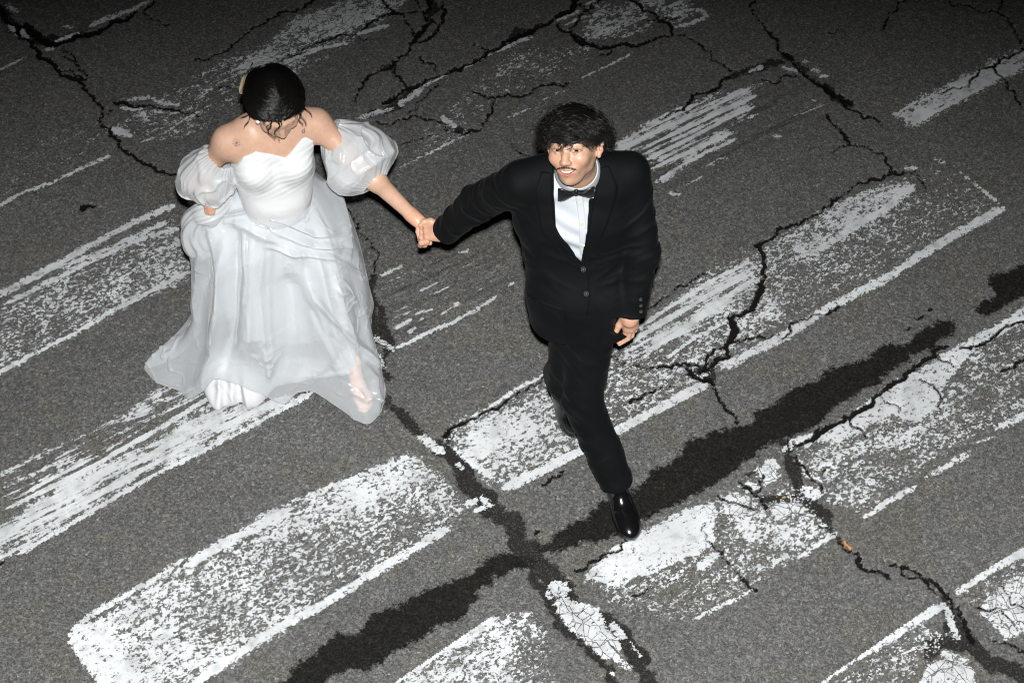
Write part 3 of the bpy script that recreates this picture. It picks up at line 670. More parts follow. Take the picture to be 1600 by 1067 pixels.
def shirt_mat():
    m = NT("white_cotton_shirt"); pos = m.pos()
    m.set(Base_Color=(0.47, 0.50, 0.535), Roughness=0.85, Specular_IOR_Level=0.2)
    m.set(Normal=m.bump(m.noise(700.0, 2, pos), 0.2, 0.0006)); return m.m
M_SHIRT = shirt_mat()

def head_sdf(F, H, s=1.0, smile=True):
    """H: Frame at eye height in the middle of the head; sizes in metres for an adult"""
    k = 0.03 * s
    E = lambda c, r, kk=k, op='add', R=None: F.ell(H(*[q * s for q in c]), [q * s for q in r], H.R if R is None else R, kk, op)
    Cp = lambda a, b, ra, rb, kk=k, op='add': F.cap(H(*[q * s for q in a]), H(*[q * s for q in b]), ra * s, rb * s, kk, op)
    E((0, .022, -.012), (.0765, .092, .096)); E((0, -.035, .030), (.0525, .075, .060), .02)
    E((0, .002, .035), (.065, .045, .052), .02)
    Cp((-.010, -.086, .044), (.010, -.086, .044), .021, .021, .025); E((0, -.099, .066), (.015, .013, .016), .018)     # jaw, chin
    for q in (-1, 1):
        E((q * .038, -.028, .066), (.024, .020, .021), .02)                                            # cheek, lifted by the smile
        Cp((q * .048, -.036, .0), (q * .044, -.058, .008), .016, .015, .02); Cp((q * .039, -.056, .010), (q * .010, -.089, .048), .014, .014, .02); Cp((q * .020, -.034, .098), (q * .034, -.060, .085), .0022, .0018, .008, 'sub')
        E((q * .040, -.026, .034), (.021, .032, .034), .022)
        E((q * .031, -.0015, .100), (.0195, .0125, .0172), .010, 'sub')                                     # socket
        Cp((q * .012, .0185, .088), (q * .046, .0175, .076), .0088, .007, .012)                          # brow
        Cp((q * .017, .0065, .0855), (q * .031, .0088, .0888), .0034, .0036, .005); Cp((q * .031, .0088, .0888), (q * .046, .0045, .078), .0040, .0034, .005)   # upper lid
        Cp((q * .017, -.0050, .0845), (q * .031, -.0074, .0868), .0034, .0038, .005); Cp((q * .031, -.0074, .0868), (q * .045, -.0035, .0775), .0036, .003, .005)
        E((q * .0120, -.0375, .0980), (.0078, .0072, .0090), .008)                                       # nostril wing
        Cp((q * .079, .014, -.012), (q * .083, -.012, -.010), .010, .0105, .008); E((q * .080, -.026, -.006), (.007, .011, .008), .007)   # ear
        Cp((q * .081, .020, -.014), (q * .0875, .008, -.020), .0065, .007, .006); E((q * .0855, -.002, -.006), (.005, .013, .007), .004, 'sub')
    Cp((0, .012, .086), (0, -.018, .098), .0075, .0085, .014); Cp((0, -.018, .098), (0, -.035, .1075), .0085, .0102, .010)   # nose
    for q in (-1, 1): E((q * .0065, -.0465, .104), (.0034, .0030, .0045), .003, 'sub')
    E((0, -.064, .074), (.032, .020, .020), .02)
    if smile:
        pts_u = [(-.0335, -.0515, .076), (-.019, -.0595, .0890), (0, -.0620, .0940), (.019, -.0595, .0890), (.0335, -.0515, .076)]
        pts_l = [(-.0335, -.0515, .076), (-.021, -.0705, .0860), (0, -.0795, .0892), (.021, -.0705, .0860), (.0335, -.0515, .076)]
        for a, b in ((-.023, -.008), (-.008, .008), (.008, .023)):
            za = .094 - 14 * a * a; zb = .094 - 14 * b * b; ua = -.0700 + 18 * a * a; ub = -.0700 + 18 * b * b
            Cp((a, ua, za - .001), (b, ub, zb - .001), .0064, .0064, .002, 'sub')
    else:
        pts_u = [(-.023, -.067, .080), (-.010, -.0645, .0905), (0, -.0655, .0925), (.010, -.0645, .0905), (.023, -.067, .080)]
        pts_l = [(-.023, -.067, .080), (0, -.074, .0905), (.023, -.067, .080)]
    for pts, r in ((pts_u, .0024), (pts_l, .0027)):
        for a, b in zip(pts[:-1], pts[1:]): Cp(a, b, r, r, .004)
    return [H(*[c * s for c in p]) for p in pts_u], [H(*[c * s for c in p]) for p in pts_l]

def head_tone(V, H, s, base, lips, hairfn):
    L = H.loc(V) / s
    col_ = np.tile(np.array(base, float), (len(V), 1))
    pu, pl = lips
    dl = np.minimum(pdist(V, pu) - .0026 * s, pdist(V, pl) - .0036 * s)
    w = sstep(.0022 * s, .0002 * s, dl) * (L[:, 2] > .05)
    col_ = col_ * (1 - w[:, None] * .85) + np.array([.46, .16, .14]) * w[:, None] * .85
    for q in (-1, 1):
        d = np.linalg.norm((L - [q * .043, -.03, .08]) / [.03, .022, .03], axis=1)
        w = .25 * np.exp(-d * d); col_ = col_ * (1 - w[:, None]) + np.array([.60, .24, .17]) * w[:, None]
        de = np.abs(np.linalg.norm((L[:, :2] - [q * .031, 0.0005]) / [.0160, .0062], axis=1) - 1)       # lash line
        w = .75 * np.exp(-(de / .16) ** 2) * (L[:, 2] > .06); col_ = col_ * (1 - w[:, None]) + np.array([.05, .03, .025]) * w[:, None]
    d = np.linalg.norm((L - [0, -.072, .075]) / [.021, .0060, .02], axis=1)
    w = sstep(1.1, .8, d) * (L[:, 2] < .0905) * (dl > .001 * s); col_ = col_ * (1 - w[:, None] * .8) + np.array([.10, .03, .03]) * w[:, None] * .8
    w = hairfn(L)[:, None]
    return col_ * (1 - w) + np.array([.012, .010, .009]) * w

def eyeball(name, H, s, c, gaze, parent):
    n, m_ = 26, 20
    th = np.linspace(0, 2 * np.pi, n, endpoint=False); ph = np.linspace(0, np.pi, m_)
    g = unit(gaze); a = unit(np.cross(g, [0.2, 0.1, 0.97])); b = np.cross(g, a)
    T, Ph = np.meshgrid(th, ph, indexing='ij')
    D = np.cos(Ph)[..., None] * g + (np.sin(Ph) * np.cos(T))[..., None] * a + (np.sin(Ph) * np.sin(T))[..., None] * b
    r = .0122 * s
    V = np.asarray(c) + r * D.reshape(-1, 3)
    p = Ph.ravel()[:, None]
    tone = np.where(p < .26, .004, np.where(p < .56, np.array([[.035, .016, .009]]), np.array([[.48, .45, .43]])))
    return mesh_obj(name, V, grid_faces(n, m_, wrap_u=True), M_EYE, parent, attrs={"tone": tone})

def finger(F, pts, rs, k=0.004):
    F.chain(pts, rs, k)

def disc(name, c, nrm, r, h, mat, parent, holes=False):
    nrm = unit(nrm); a = unit(np.cross(nrm, [0.3, 0.2, 0.9])); b = np.cross(nrm, a)
    prof = [(0.0, h * .55), (r * .62, h * .55), (r * .75, h), (r * .95, h * .8), (r, 0.0)]
    n = 16; V = []; 
    for k in range(n):
        t = 2 * math.pi * k / n; e = a * math.cos(t) + b * math.sin(t)
        for q, z in prof: V.append(np.asarray(c) + e * q + nrm * z)
    return mesh_obj(name, np.array(V), grid_faces(n, len(prof), wrap_u=True), mat, parent)

def loft(rings):
    """rings: (n, m, 3) closed around m"""
    R = np.asarray(rings); n, m_, _ = R.shape
    return R.reshape(-1, 3), grid_faces(n, m_, wrap_v=True)

def PY(x, y, yw):
    """point on the sight line of picture position x, y at world depth yw"""
    d = FWD + RGT * (x - 800.0) / (FOC * 1600) - UPV * (y - 533.5) / (FOC * 1600)
    return CAM + d * ((yw - CAM[1]) / d[1])
def first_hit(F, px, py, t0=4.0, t1=9.5):
    """first point of a solid on a sight line (used to lay trim on cloth)"""
    d = unit(FWD + RGT * (px - 800.0) / (FOC * 1600) - UPV * (py - 533.5) / (FOC * 1600))
    ts = np.arange(t0, t1, F.h * 0.5); pts = CAM + ts[:, None] * d
    ii = np.round((pts - F.lo) / F.h).astype(int); ok = ((ii >= 0) & (ii < F.n)).all(1)
    val = np.full(len(ts), 1.0); val[ok] = F.F[tuple(ii[ok].T)]
    k = np.argmax(val < 0)
    return pts[k] if val[k] < 0 else None
# ---------------------------------------------------------------- the groom
SKIN_G = (.525, .32, .215)
groom = thing("person", "person in a black suit and bow tie looking up and smiling, striding forward", "person", P(915, 700, 0.0))
GH_C = P(897, 229, 1.60)
_tocam = unit(CAM - GH_C)
_f = rot_axis(_tocam, UPV, -17); _f = rot_axis(_f, RGT, 9)                # turned to picture left, dipped a little
_u = rot_axis(UPV, _tocam, -3)
GH = Frame(GH_C, _f, _u)
if GH.r @ RGT < 0: GH.r = -GH.r; GH.R = np.stack([GH.r, GH.u, GH.f], 1)
GS = 1.0
NECK = np.array([.213, -.455, 1.435])
GRS = P(815, 285, 1.385); GLS = P(984, 270, 1.395)
GRE = P(748, 326, 1.165) + np.array([0, .03, 0]); GRW = P(694, 363, .965)
GLE = P(1002, 392, 1.12); GLW = P(985, 494, .885)

# body, one mesh
Fh = Field(GH_C - [.14, .17, .26], GH_C + [.14, .17, .17], .0022)
g_lips = head_sdf(Fh, GH, GS, True)
Fh.chain([GH(0, -.045, -.03), NECK + [0, .0, .01], NECK + [0, .02, -.10]], [.056, .058, .07], .03)
Vh, Fch = Fh.mesh(1)
def g_hair(L):
    line = .028 + .10 * np.clip((.03 - L[:, 2]) / .08, 0, 1) * -1.0
    w = sstep(-.006, .006, L[:, 1] - line) * (1 - sstep(.072, .080, np.abs(L[:, 0])) * (L[:, 1] < .03))
    return w * (L[:, 2] < .1)
tone_h = head_tone(Vh, GH, GS, SKIN_G, g_lips, g_hair)
_L = GH.loc(Vh) / GS                                                        # shaved beard shadow, ruddy patches
_bd = sstep(-.040, -.060, _L[:, 1]) * sstep(.02, .05, _L[:, 2]) * .16 + .10 * np.exp(-(((_L - [0, -.088, .08]) / [.014, .010, .03]) ** 2).sum(1))
tone_h *= (1 - _bd[:, None] * np.array([.8, .9, .9])) * (1 + .10 * fbm3(Vh * 45, 3, 9))[:, None] * np.array([1, 1, 1]) + (fbm3(Vh * 22, 2, 4) * .10)[:, None] * np.array([.6, -.4, -.4])
tone_h = np.clip(tone_h, .003, .9)

Fd = Field(P(985, 515, .8) - [.09, .09, .13], P(985, 515, .8) + [.09, .11, .14], .0022)
W = GLW
Fd.chain([P(986, 470, .94) + [0, .01, 0], W, P(984, 500, .868)], [.032, .027, .027], .02)
Fd.chain([P(978, 497, .872), P(978.5, 513, .812)], [.017, .0145], .012); Fd.chain([P(985, 497, .872), P(985.5, 514, .808)], [.018, .015], .012)
Fd.chain([P(991, 498, .870) + [0, .012, 0], P(992, 514, .808) + [0, .012, 0]], [.017, .014], .012)
finger(Fd, [P(975, 497, .870), P(967.5, 508, .838), P(961.5, 521, .806)], [.0150, .0115, .0082], .006)
for (a, b, c), off in ((((979, 514, .808), (976, 526, .768), (966, 534, .752)), 0), (((985, 516, .803), (981, 531, .758), (968, 540, .742)), .008),
                       (((990, 516, .803), (987, 531, .760), (974, 540.5, .744)), .020), (((994, 514, .808), (992, 526, .770), (981, 535, .756)), .030)):
    o = np.array([0, off, 0]); finger(Fd, [P(*a) + o, P(*b) + o, P(*c) + o], [.0112, .0096, .0078], .005)
Vd, Fcd = Fd.mesh(1)

Fg = Field(P(672, 362, .945) - [.09, .09, .10], P(680, 362, .945) + [.10, .10, .10], .0022)
Fg.chain([GRW + (GRE - GRW) * .25, GRW, P(683, 362, .960)], [.030, .026, .026], .02)
for a, b in (((684, 354, .968), (668, 350, .962)), ((684, 362, .962), (667, 360, .955)), ((685, 370, .955), (668, 370, .946))): Fg.cap(P(*a), P(*b), .017, .0145, .012)
finger(Fg, [P(683, 352, .972), P(673, 346, .980), P(662, 347, .976), P(657, 352, .968)], [.0145, .0120, .0105, .0085], .006)
for i in range(4):
    y0 = 351 + i * 8.6; z0 = .957 - i * .008
    finger(Fg, [P(667, y0, z0), P(659, y0 + 2.5, z0 - .008), P(657, y0 + 6, z0 - .034), P(664, y0 + 7, z0 - .048)], [.0118, .0108, .0098, .0082], .004)
Vg, Fcg = Fg.mesh(1)

Fb = Field([-.30, -1.0, .0], [.62, -.20, 1.50], .012)
for sx in (-1, 1): Fb.chain([[.215 + sx * .08, -.43, 1.32], [.22 + sx * .075, -.47, 1.08], [.242 + sx * .055, -.54, .90]], [.070, .065, .065], .04)
Fb.chain([NECK, [.215, -.43, 1.3]], [.050, .07], .03)
Fb.chain([GRS, GRE, GRW], [.05, .042, .03], .04); Fb.chain([GLS, GLE, GLW], [.05, .042, .03], .04)
GHL = np.array([.278, -.565, .87]); GKL = P(912, 640, .48) + [0, .035, 0]; GAL = P(966, 768, .10) + [0, .03, 0]
GHR = np.array([.212, -.545, .87]); GKR = P(888, 622, .46) + [0, .06, 0]; GAR = P(872, 588, .20) + [0, .02, 0]
Fb.chain([GHL, GKL, GAL], [.06, .045, .035], .03); Fb.chain([GHR, GKR, GAR], [.06, .045, .035], .03)
Vb, Fcb = Fb.mesh(1)
o1 = len(Vh); o2 = o1 + len(Vd); o3 = o2 + len(Vg)
Vall = np.concatenate([Vh, Vd, Vg, Vb]); Fall = np.concatenate([Fch, Fcd + o1, Fcg + o2, Fcb + o3])
hand_tone = np.array(SKIN_G) * [1.02, .95, .95]
tone = np.concatenate([tone_h, np.tile(hand_tone, (len(Vd) + len(Vg), 1)), np.tile(np.array(SKIN_G), (len(Vb), 1))])
body = put(mesh_obj("body", Vall, Fall, M_SKIN, attrs={"tone": tone}), groom)

for q in (-1, 1):
    c = GH(q * .031 * GS, -.0005, .0755 * GS)
    put(eyeball("eye", GH, GS, c, CAM + [0, 0, -.2] - c, None), groom)
# teeth: a curved row, each tooth its own swelling
tv = []; nt = 41
for i in range(nt):
    a = -.026 + .052 * i / (nt - 1); bulge = .0007 * math.cos(2 * math.pi * a / .0072)
    z = .0918 - 13 * a * a + bulge; u0 = -.0605 + 13 * a * a; hgt = .0108 * (1 - (a / .029) ** 2 * .5)
    for j in range(5): tv.append(GH(a * GS, (u0 - hgt * j / 4) * GS, (z - .0012 * abs(j - 1.5) / 2) * GS))
put(mesh_obj("teeth", np.array(tv), grid_faces(nt, 5), M_TEETH), groom)

# hair: wavy clumps falling from the crown into a fringe
hr = np.random.default_rng(5)
def skull_r(d):
    return 1.0 / np.sqrt((d[..., 0] / .0785) ** 2 + (d[..., 1] / .113) ** 2 + (d[..., 2] / .100) ** 2)
def head_hair(H, s, n, seed, length_fn, lift, wave, origin=(0, .012, -.010), crown=(0, .93, -.36), npts=10, clumps=170, spread=.10):
    rg = np.random.default_rng(seed)
    cr = unit(crown); fx = unit(np.array([0, 0, 1]) - cr * cr[2]); sx = np.cross(cr, fx)
    out = []
    ca = np.arccos(1 - rg.random(clumps) * 1.02); cb = rg.random(clumps) * 2 * np.pi
    cph = rg.random(clumps) * 6.28; cfr = 1.3 + rg.random(clumps) * .9; clf = .75 + .5 * rg.random(clumps); camp = .6 + .8 * rg.random(clumps); cln = rg.uniform(.72, 1.12, clumps)
    for i in range(n):
        c = rg.integers(clumps)
        a0 = abs(ca[c] + rg.normal(0, spread)); b0 = cb[c] + rg.normal(0, spread) / max(.25, math.sin(min(ca[c], 1.57)))
        L = length_fn(a0, b0)
        if L <= 0.03: continue
        L *= cln[c] * (.95 + .1 * rg.random())
        t = np.linspace(0, 1, npts)
        a = a0 + L * t
        b = b0 + wave * camp[c] * (.10 + .35 * t) * np.sin(cph[c] + cfr[c] * 6.28 * t * L / .9) + (rg.random() - .5) * .12 * t
        d = np.cos(a)[:, None] * cr + np.sin(a)[:, None] * (np.cos(b)[:, None] * fx + np.sin(b)[:, None] * sx)
        r = skull_r(d) + lift * clf[c] * (1 - (1 - t) ** 2.2) * (.5 + .5 * rg.random() ** .5) + .0065 * camp[c] * np.sin(cph[c] * 2 + 10 * t) * t
        q = np.array(origin) + d * r[:, None]
        out.append(H.o + (q * s) @ H.R.T)
    return out
def g_len(a, b):
    f = math.cos(b)                                   # 1 = over the face
    end = float(np.interp(f, [-1, -.45, -.1, .25, .5, .8, 1], [1.72, 1.62, 1.36, 1.30, 1.62, 1.78, 1.76]))
    if f > .4: end += .10 * math.sin(b * 9 + 1.2) + .06 * math.sin(b * 23)
    return end - a
st = head_hair(GH, GS, 6000, 3, g_len, .036, .45, clumps=140, spread=.075, npts=14)
st += head_hair(GH, GS, 420, 17, lambda a, b: g_len(a, b) * .9, .052, .9, clumps=160, spread=.10, npts=12)      # flyaways
Vst, Fst = strand_mesh(st, .00115)
put(mesh_obj("hair", Vst, Fst, M_HAIR), groom)
# moustache and thin chin hair
ms = []; mr = np.random.default_rng(8)
for i in range(380):
    x = mr.uniform(-.031, .031); q = abs(x) / .029
    u = -.0508 + .0015 * math.cos(x * 90) - .005 * q ** 2 + mr.normal(0, .0018) * (1 - .4 * q); z = .0985 - 13.5 * x * x
    a = np.array([x, u, z]); sg = 1 if x > 0 else -1
    d = np.array([sg * (.35 + .5 * q), -1.0 + .3 * q, .15]); d /= np.linalg.norm(d); ln = mr.uniform(.004, .0075)
    t = np.linspace(0, 1, 4)[:, None]; p = a + d * ln * t + np.array([0, 0, .0012]) * np.sin(3.1 * t)
    ms.append(GH.o + (p * GS) @ GH.R.T)
Vm, Fm = strand_mesh(ms, .00034, .7); put(mesh_obj("moustache", Vm, Fm, hair_mat("brown_black_moustache", (.020, .013, .010), (.045, .030, .022), .5, .4)), groom)
for q in (-1, 1):
    eb = []
    for i in range(110):
        x = mr.uniform(.012, .050); u = .0215 + .004 * math.sin((x - .012) / .038 * 2.4) + mr.normal(0, .0014); z = .0975 - 9.5 * x * x + .0
        a = np.array([q * x, u, z + .002]); d = np.array([q * .9, .35 - (x - .012) * 14, -.15]); d /= np.linalg.norm(d)
        t = np.linspace(0, 1, 3)[:, None]; eb.append(GH.o + ((a + d * .007 * t) * GS) @ GH.R.T)
    Ve, Fe = strand_mesh(eb, .0005, .4); put(mesh_obj("eyebrow", Ve, Fe, M_HAIR), groom)

# ---- jacket
def folds(V, N, amp, specs):
    """soft drag folds: (polyline3d, reach, wavelength, direction, strength)"""
    D = np.zeros(len(V))
    for c, reach, wl, dr, a in specs:
        d = V - np.asarray(c); r = np.linalg.norm(d, axis=1)
        w = np.exp(-(r / reach) ** 2); t = unit(dr); p1 = unit(np.cross(t, [.3, .5, .8])); p2 = np.cross(t, p1)
        q = np.stack([d @ t / wl, d @ p1 / (3.2 * wl), d @ p2 / (3.2 * wl)], 1) + np.asarray(c) * 7
        n_ = fbm3(q, 2, 3) * 2.2
        D += a * w * (np.exp(-(n_ / .20) ** 2) - .30)
    return V + N * (D * amp)[:, None]
Fj = Field([-.30, -.80, .72], [.60, -.22, 1.53], .0042)
for sx, k in ((-1, .06), (1, .06), (0, .06)):
    w = [.110, .094, .074, .072, .072] if sx else [0] * 5
    Fj.chain([[.212 + sx * w[0], -.432, 1.345], [.219 + sx * w[1], -.440, 1.22], [.226 + sx * w[2], -.462, 1.07], [.240 + sx * w[3], -.525, .92], [.246 + sx * w[4], -.560, .74]],
             [.092, .112, .102, .108, .112], k)
for S_, sg in ((GRS, -1), (GLS, 1)):
    Fj.chain([NECK + [sg * .055, .03, -.01], S_ + [sg * .004, 0.01, .012]], [.050, .054], .05)
Fj.chain([GRS + [0, 0, -.005], GRE, GRW + (GRW - GRE) * .02], [.071, .060, .048], .022)
Fj.chain([GLS + [.0, 0, -.01], GLE, GLW + (GLW - GLE) * .02], [.069, .058, .050], .020)
# neck hole, V opening, hem, cuffs, gap between the quarters
Fj.chain([NECK + [0, -.005, .20], NECK + [0, -.01, -.02]], [.075, .062], .0, 'sub')
vee = [PY(x, y, -.565)[[0, 2]] for x, y in ((862, 255), (864, 276), (866, 330), (869, 360), (908, 409), (915.5, 366), (922, 312), (931, 262), (934, 245))]
def vee_sd(X, Y, Z):
    ins = np.zeros(np.broadcast(X, Z).shape, bool); dist = np.full(ins.shape, 9.0)
    for k in range(len(vee)):
        a = vee[k]; b = vee[(k + 1) % len(vee)]; d = b - a
        c = ((a[1] > Z) != (b[1] > Z)); ins = ins ^ (c & (X < d[0] * (Z - a[1]) / (d[1] if d[1] else 1e-9) + a[0]))
        t = np.clip(((X - a[0]) * d[0] + (Z - a[1]) * d[1]) / (d @ d), 0, 1); dist = np.minimum(dist, np.hypot(X - a[0] - t * d[0], Z - a[1] - t * d[1]))
    sd = np.where(ins, -dist, dist)
    return np.maximum(sd, Y + .455)
Fj.func([.05, -.80, 1.05], [.38, -.44, 1.53], vee_sd, .004, 'sub')
hem_x = .232
def hem_sd(X, Y, Z):
    z0 = .800 - .10 * np.clip(X - .20, 0, 1) * 0 + .03 * sstep(.06, .0, np.abs(X - hem_x)) * (Y < -.6)
    return Z - z0
Fj.func([-.05, -.80, .70], [.45, -.3, .88], hem_sd, .004, 'sub')
for Wr, El in ((GRW, GRE), (GLW, GLE)):
    ax = unit(Wr - El); c0 = Wr - ax * (.004 if Wr is GRW else .016)
    Fj.func(c0 - .12, c0 + .12, lambda X, Y, Z, ax=ax, c0=c0: np.maximum(-((X - c0[0]) * ax[0] + (Y - c0[1]) * ax[1] + (Z - c0[2]) * ax[2]), np.sqrt((X - c0[0]) ** 2 + (Y - c0[1]) ** 2 + (Z - c0[2]) ** 2) - .10), 0, 'sub')
    Fj.cap(c0 + ax * .03, c0 - ax * .012, .036, .036, 0, 'sub')
Vj, Fcj = Fj.mesh(2)
Nj = normals(Vj, Fcj)
elb = GRE; 
sp = [(GRE, .11, .045, (GRW - GRS), 1.0), (GRE + (GRW - GRE) * .6, .09, .05, (GRW - GRS) + [0, 0, .2], .7), (GRS + (GRE - GRS) * .35, .10, .05, [1, .2, .9], .9),
      (GLE, .11, .05, (GLW - GLS) + [.15, 0, 0], 1.0), (GLS + (GLE - GLS) * .45, .10, .06, [.5, .2, -1], .7), (GLW, .09, .06, [.3, 0, 1], .5),
      (np.array([.09, -.52, 1.12]), .12, .07, [.55, 0, 1], .7), (np.array([.33, -.52, 1.12]), .12, .07, [-.55, 0, 1], .8), (np.array([.22, -.58, .92]), .12, .09, [1, 0, .4], .6)]
Vj = folds(Vj, Nj, .011, sp); Vj += Nj * (fbm3(Vj * 9, 3, 1) * .007)[:, None]
_q = proj(Vj); _e = np.interp(_q[:, 1], [405, 421, 470, 545, 600], [910, 918, 921, 908, 890])
Vj += Nj * (.0045 * sstep(-1.0, 1.0, _q[:, 0] - 0 - _e) * -1 * (_q[:, 1] > 405) * (Nj[:, 1] < -.2) * sstep(48, 6, _q[:, 0] - _e))[:, None]
jacket = put(mesh_obj("jacket", Vj, Fcj, M_WOOL), groom); jacket["label"] = "black single-breasted suit jacket"

def strip_on(F, cols, lift, thick, mat, name, parent):
    """a thin cloth piece laid on a solid: cols = list of rows of picture positions"""
    nu = len(cols); nv = len(cols[0]); top = np.zeros((nu, nv, 3)); 
    last = None
    for i, row in enumerate(cols):
        for j, (x, y) in enumerate(row):
            h = first_hit(F, x, y)
            if h is None: h = last
            last = h; top[i, j] = h
    for _ in range(2):
        top[1:-1] = .5 * top[1:-1] + .25 * (top[:-2] + top[2:])
        top[:, 1:-1] = .5 * top[:, 1:-1] + .25 * (top[:, :-2] + top[:, 2:])
    f = grid_faces(nu, nv); V = top.reshape(-1, 3); N = normals(V, f)
    tc = CAM - V; N[(N * tc).sum(1) < 0] *= -1
    A = V + N * lift; B = V + N * (lift - thick)
    n = nu * nv; allF = [f, f[:, ::-1] + n]
    idx = np.arange(n).reshape(nu, nv); rim = np.concatenate([idx[0, :], idx[1:, -1], idx[-1, ::-1][1:], idx[::-1, 0][1:-1]])
    r2 = np.roll(rim, -1); allF.append(np.stack([rim, r2, r2 + n, rim + n], 1))
    o = mesh_obj(name, np.concatenate([A, B]), np.concatenate(allF), mat); return put(o, parent)
def lerp_rows(left, right, nv, n):
    """rows between two polylines of picture positions, resampled"""
    def rs(p):
        p = np.array(p, float); s_ = np.r_[0, np.cumsum(np.hypot(*np.diff(p, axis=0).T))]; u = np.linspace(0, s_[-1], n)
        return np.stack([np.interp(u, s_, p[:, 0]), np.interp(u, s_, p[:, 1])], 1)
    a = rs(left); b = rs(right)
    return [[tuple(a[i] + (b[i] - a[i]) * j / (nv - 1)) for j in range(nv)] for i in range(n)]
Fjl = Fj
strip_on(Fjl, lerp_rows([(861, 270), (863.5, 300), (865.5, 345), (868, 361), (905, 408)], [(846, 268), (836, 300), (839, 318), (846, 362), (897, 411)], 7, 40), .006, .007, M_WOOL, "lapel", jacket)
strip_on(Fjl, lerp_rows([(937, 262), (929, 300), (923, 340), (918.5, 372), (912.5, 407)], [(950, 258), (966, 292), (962, 312), (946, 360), (914, 412)], 7, 40), .006, .007, M_WOOL, "lapel", jacket)
strip_on(Fjl, lerp_rows([(826, 462), (880, 482)], [(827, 469), (879, 489)], 4, 12), .005, .006, M_WOOL, "pocket_flap", jacket)
for x, y in ((911.5, 421), (916, 459)):
    h = first_hit(Fj, x, y); put(disc("button", h + unit(CAM - h) * .004, CAM - h, .0095, .004, M_BUTTON, None), jacket)
for k in range(3):
    h = first_hit(Fj, 1001.5 - k * .3, 487 - k * 9.5)
    if h is not None: put(disc("cuff_button", h + unit(CAM - h) * .002, CAM - h, .0062, .003, M_BUTTON, None), jacket)

# ---- shirt
Fs = Field([.03, -.62, 1.02], [.40, -.34, 1.53], .0036)
for sx in (-1, 1, 0): Fs.chain([[.212 + sx * .07, -.440, 1.36], [.216 + sx * .07, -.447, 1.22], [.218 + sx * .06, -.468, 1.06]], [.072, .094, .086], .06)
Vs_, Fcs = Fs.mesh(2); Ns = normals(Vs_, Fcs)
Vs_ = Vs_ + Ns * (.0035 * np.sin(6.28 * (Vs_ @ unit([.55, 0, 1])) / .055 + 3 * fbm3(Vs_ * 7, 2, 4)) * sstep(1.5, 1.2, Vs_[:, 2]) + .004 * fbm3(Vs_ * 12, 2, 6))[:, None]
shirt = put(mesh_obj("shirt", Vs_, Fcs, M_SHIRT), groom)
strip_on(Fs, lerp_rows([(898, 300), (905, 350), (906, 408)], [(910, 300), (916, 350), (914, 408)], 5, 24), .0035, .003, M_SHIRT, "placket", shirt)
M_STUD = simple_mat("pale_brass_stud", (.50, .42, .20), .3, .5).m
for x, y in ((905.6, 317), (909, 350.5), (911.5, 383)):
    h = first_hit(Fs, x, y); put(disc("stud", h + unit(CAM - h) * .0045, CAM - h, .0058, .003, M_STUD, None), shirt)
# collar: a turned-down band round the neck
nk = 48; rings = []
caxis = unit(GH(0, -.06, -.02) - NECK)
ca = unit(np.cross(caxis, [0, 0, 1.0]) if abs(caxis[2]) < .9 else np.cross(caxis, [0, 1, 0])); cb_ = np.cross(caxis, ca)
for hh, rr in ((-.035, .066), (.0, .0655), (.022, .0640), (.036, .0635), (.040, .0655), (.034, .0685), (.010, .0740), (-.012, .0775)):
    rings.append([NECK + caxis * (hh + .012) + (ca * math.cos(t) + cb_ * math.sin(t)) * rr for t in np.linspace(0, 2 * np.pi, nk, endpoint=False)])
Vc, Fc_ = loft(rings); put(mesh_obj("collar", Vc, Fc_, M_SHIRT), shirt)

# ---- bow tie
def bow_wing(sg, tip_px):
    n, m_ = 14, 12; V = []
    k0 = PY(900.5, 301, -.548)
    for i in range(n):
        t = i / (n - 1)
        c = k0 + (tip_px - k0) * t
        hh = .009 + (.0225 if sg < 0 else .0165) * sstep(0, .9, t) - .003 * sstep(.85, 1, t)
        for j in range(m_):
            a = 2 * math.pi * j / m_
            fold = .0035 * math.cos(3 * a) * (1 - t) + .002 * math.sin(2 * a + 3 * t)
            V.append(c + np.array([0, 0, 1]) * (hh + fold) * math.sin(a) + np.array([0, -1, .0]) * (.0075 * (1 - .35 * t) + fold * .7) * math.cos(a) + np.array([0, -.008 * math.sin(3.1 * t), 0]))
    V = np.array(V).reshape(n, m_, 3); cap0 = V[-1].mean(0)
    V = np.concatenate([V, (cap0 + (V[-1:] - cap0) * .02)], 0)
    v, f = loft(V); return v, f
v1, f1 = bow_wing(-1, PY(871.5, 304, -.554)); v2, f2 = bow_wing(1, PY(929, 299, -.545))
bow = put(mesh_obj("bow_tie", np.concatenate([v1, v2]), np.concatenate([f1, f2 + len(v1)]), M_BLKSATIN), groom); bow["label"] = "black satin bow tie"
kr = []
kc = PY(900.5, 301, -.556)
for z, r in ((-.0125, .004), (-.0105, .007), (-.004, .0085), (.004, .0085), (.0105, .007), (.0125, .004)):
    kr.append([kc + np.array([math.cos(t) * r * 1.05, math.sin(t) * r * .85, z]) for t in np.linspace(0, 2 * np.pi, 16, endpoint=False)])
vk, fk = loft(kr); put(mesh_obj("knot", vk, fk, M_BLKSATIN), bow)

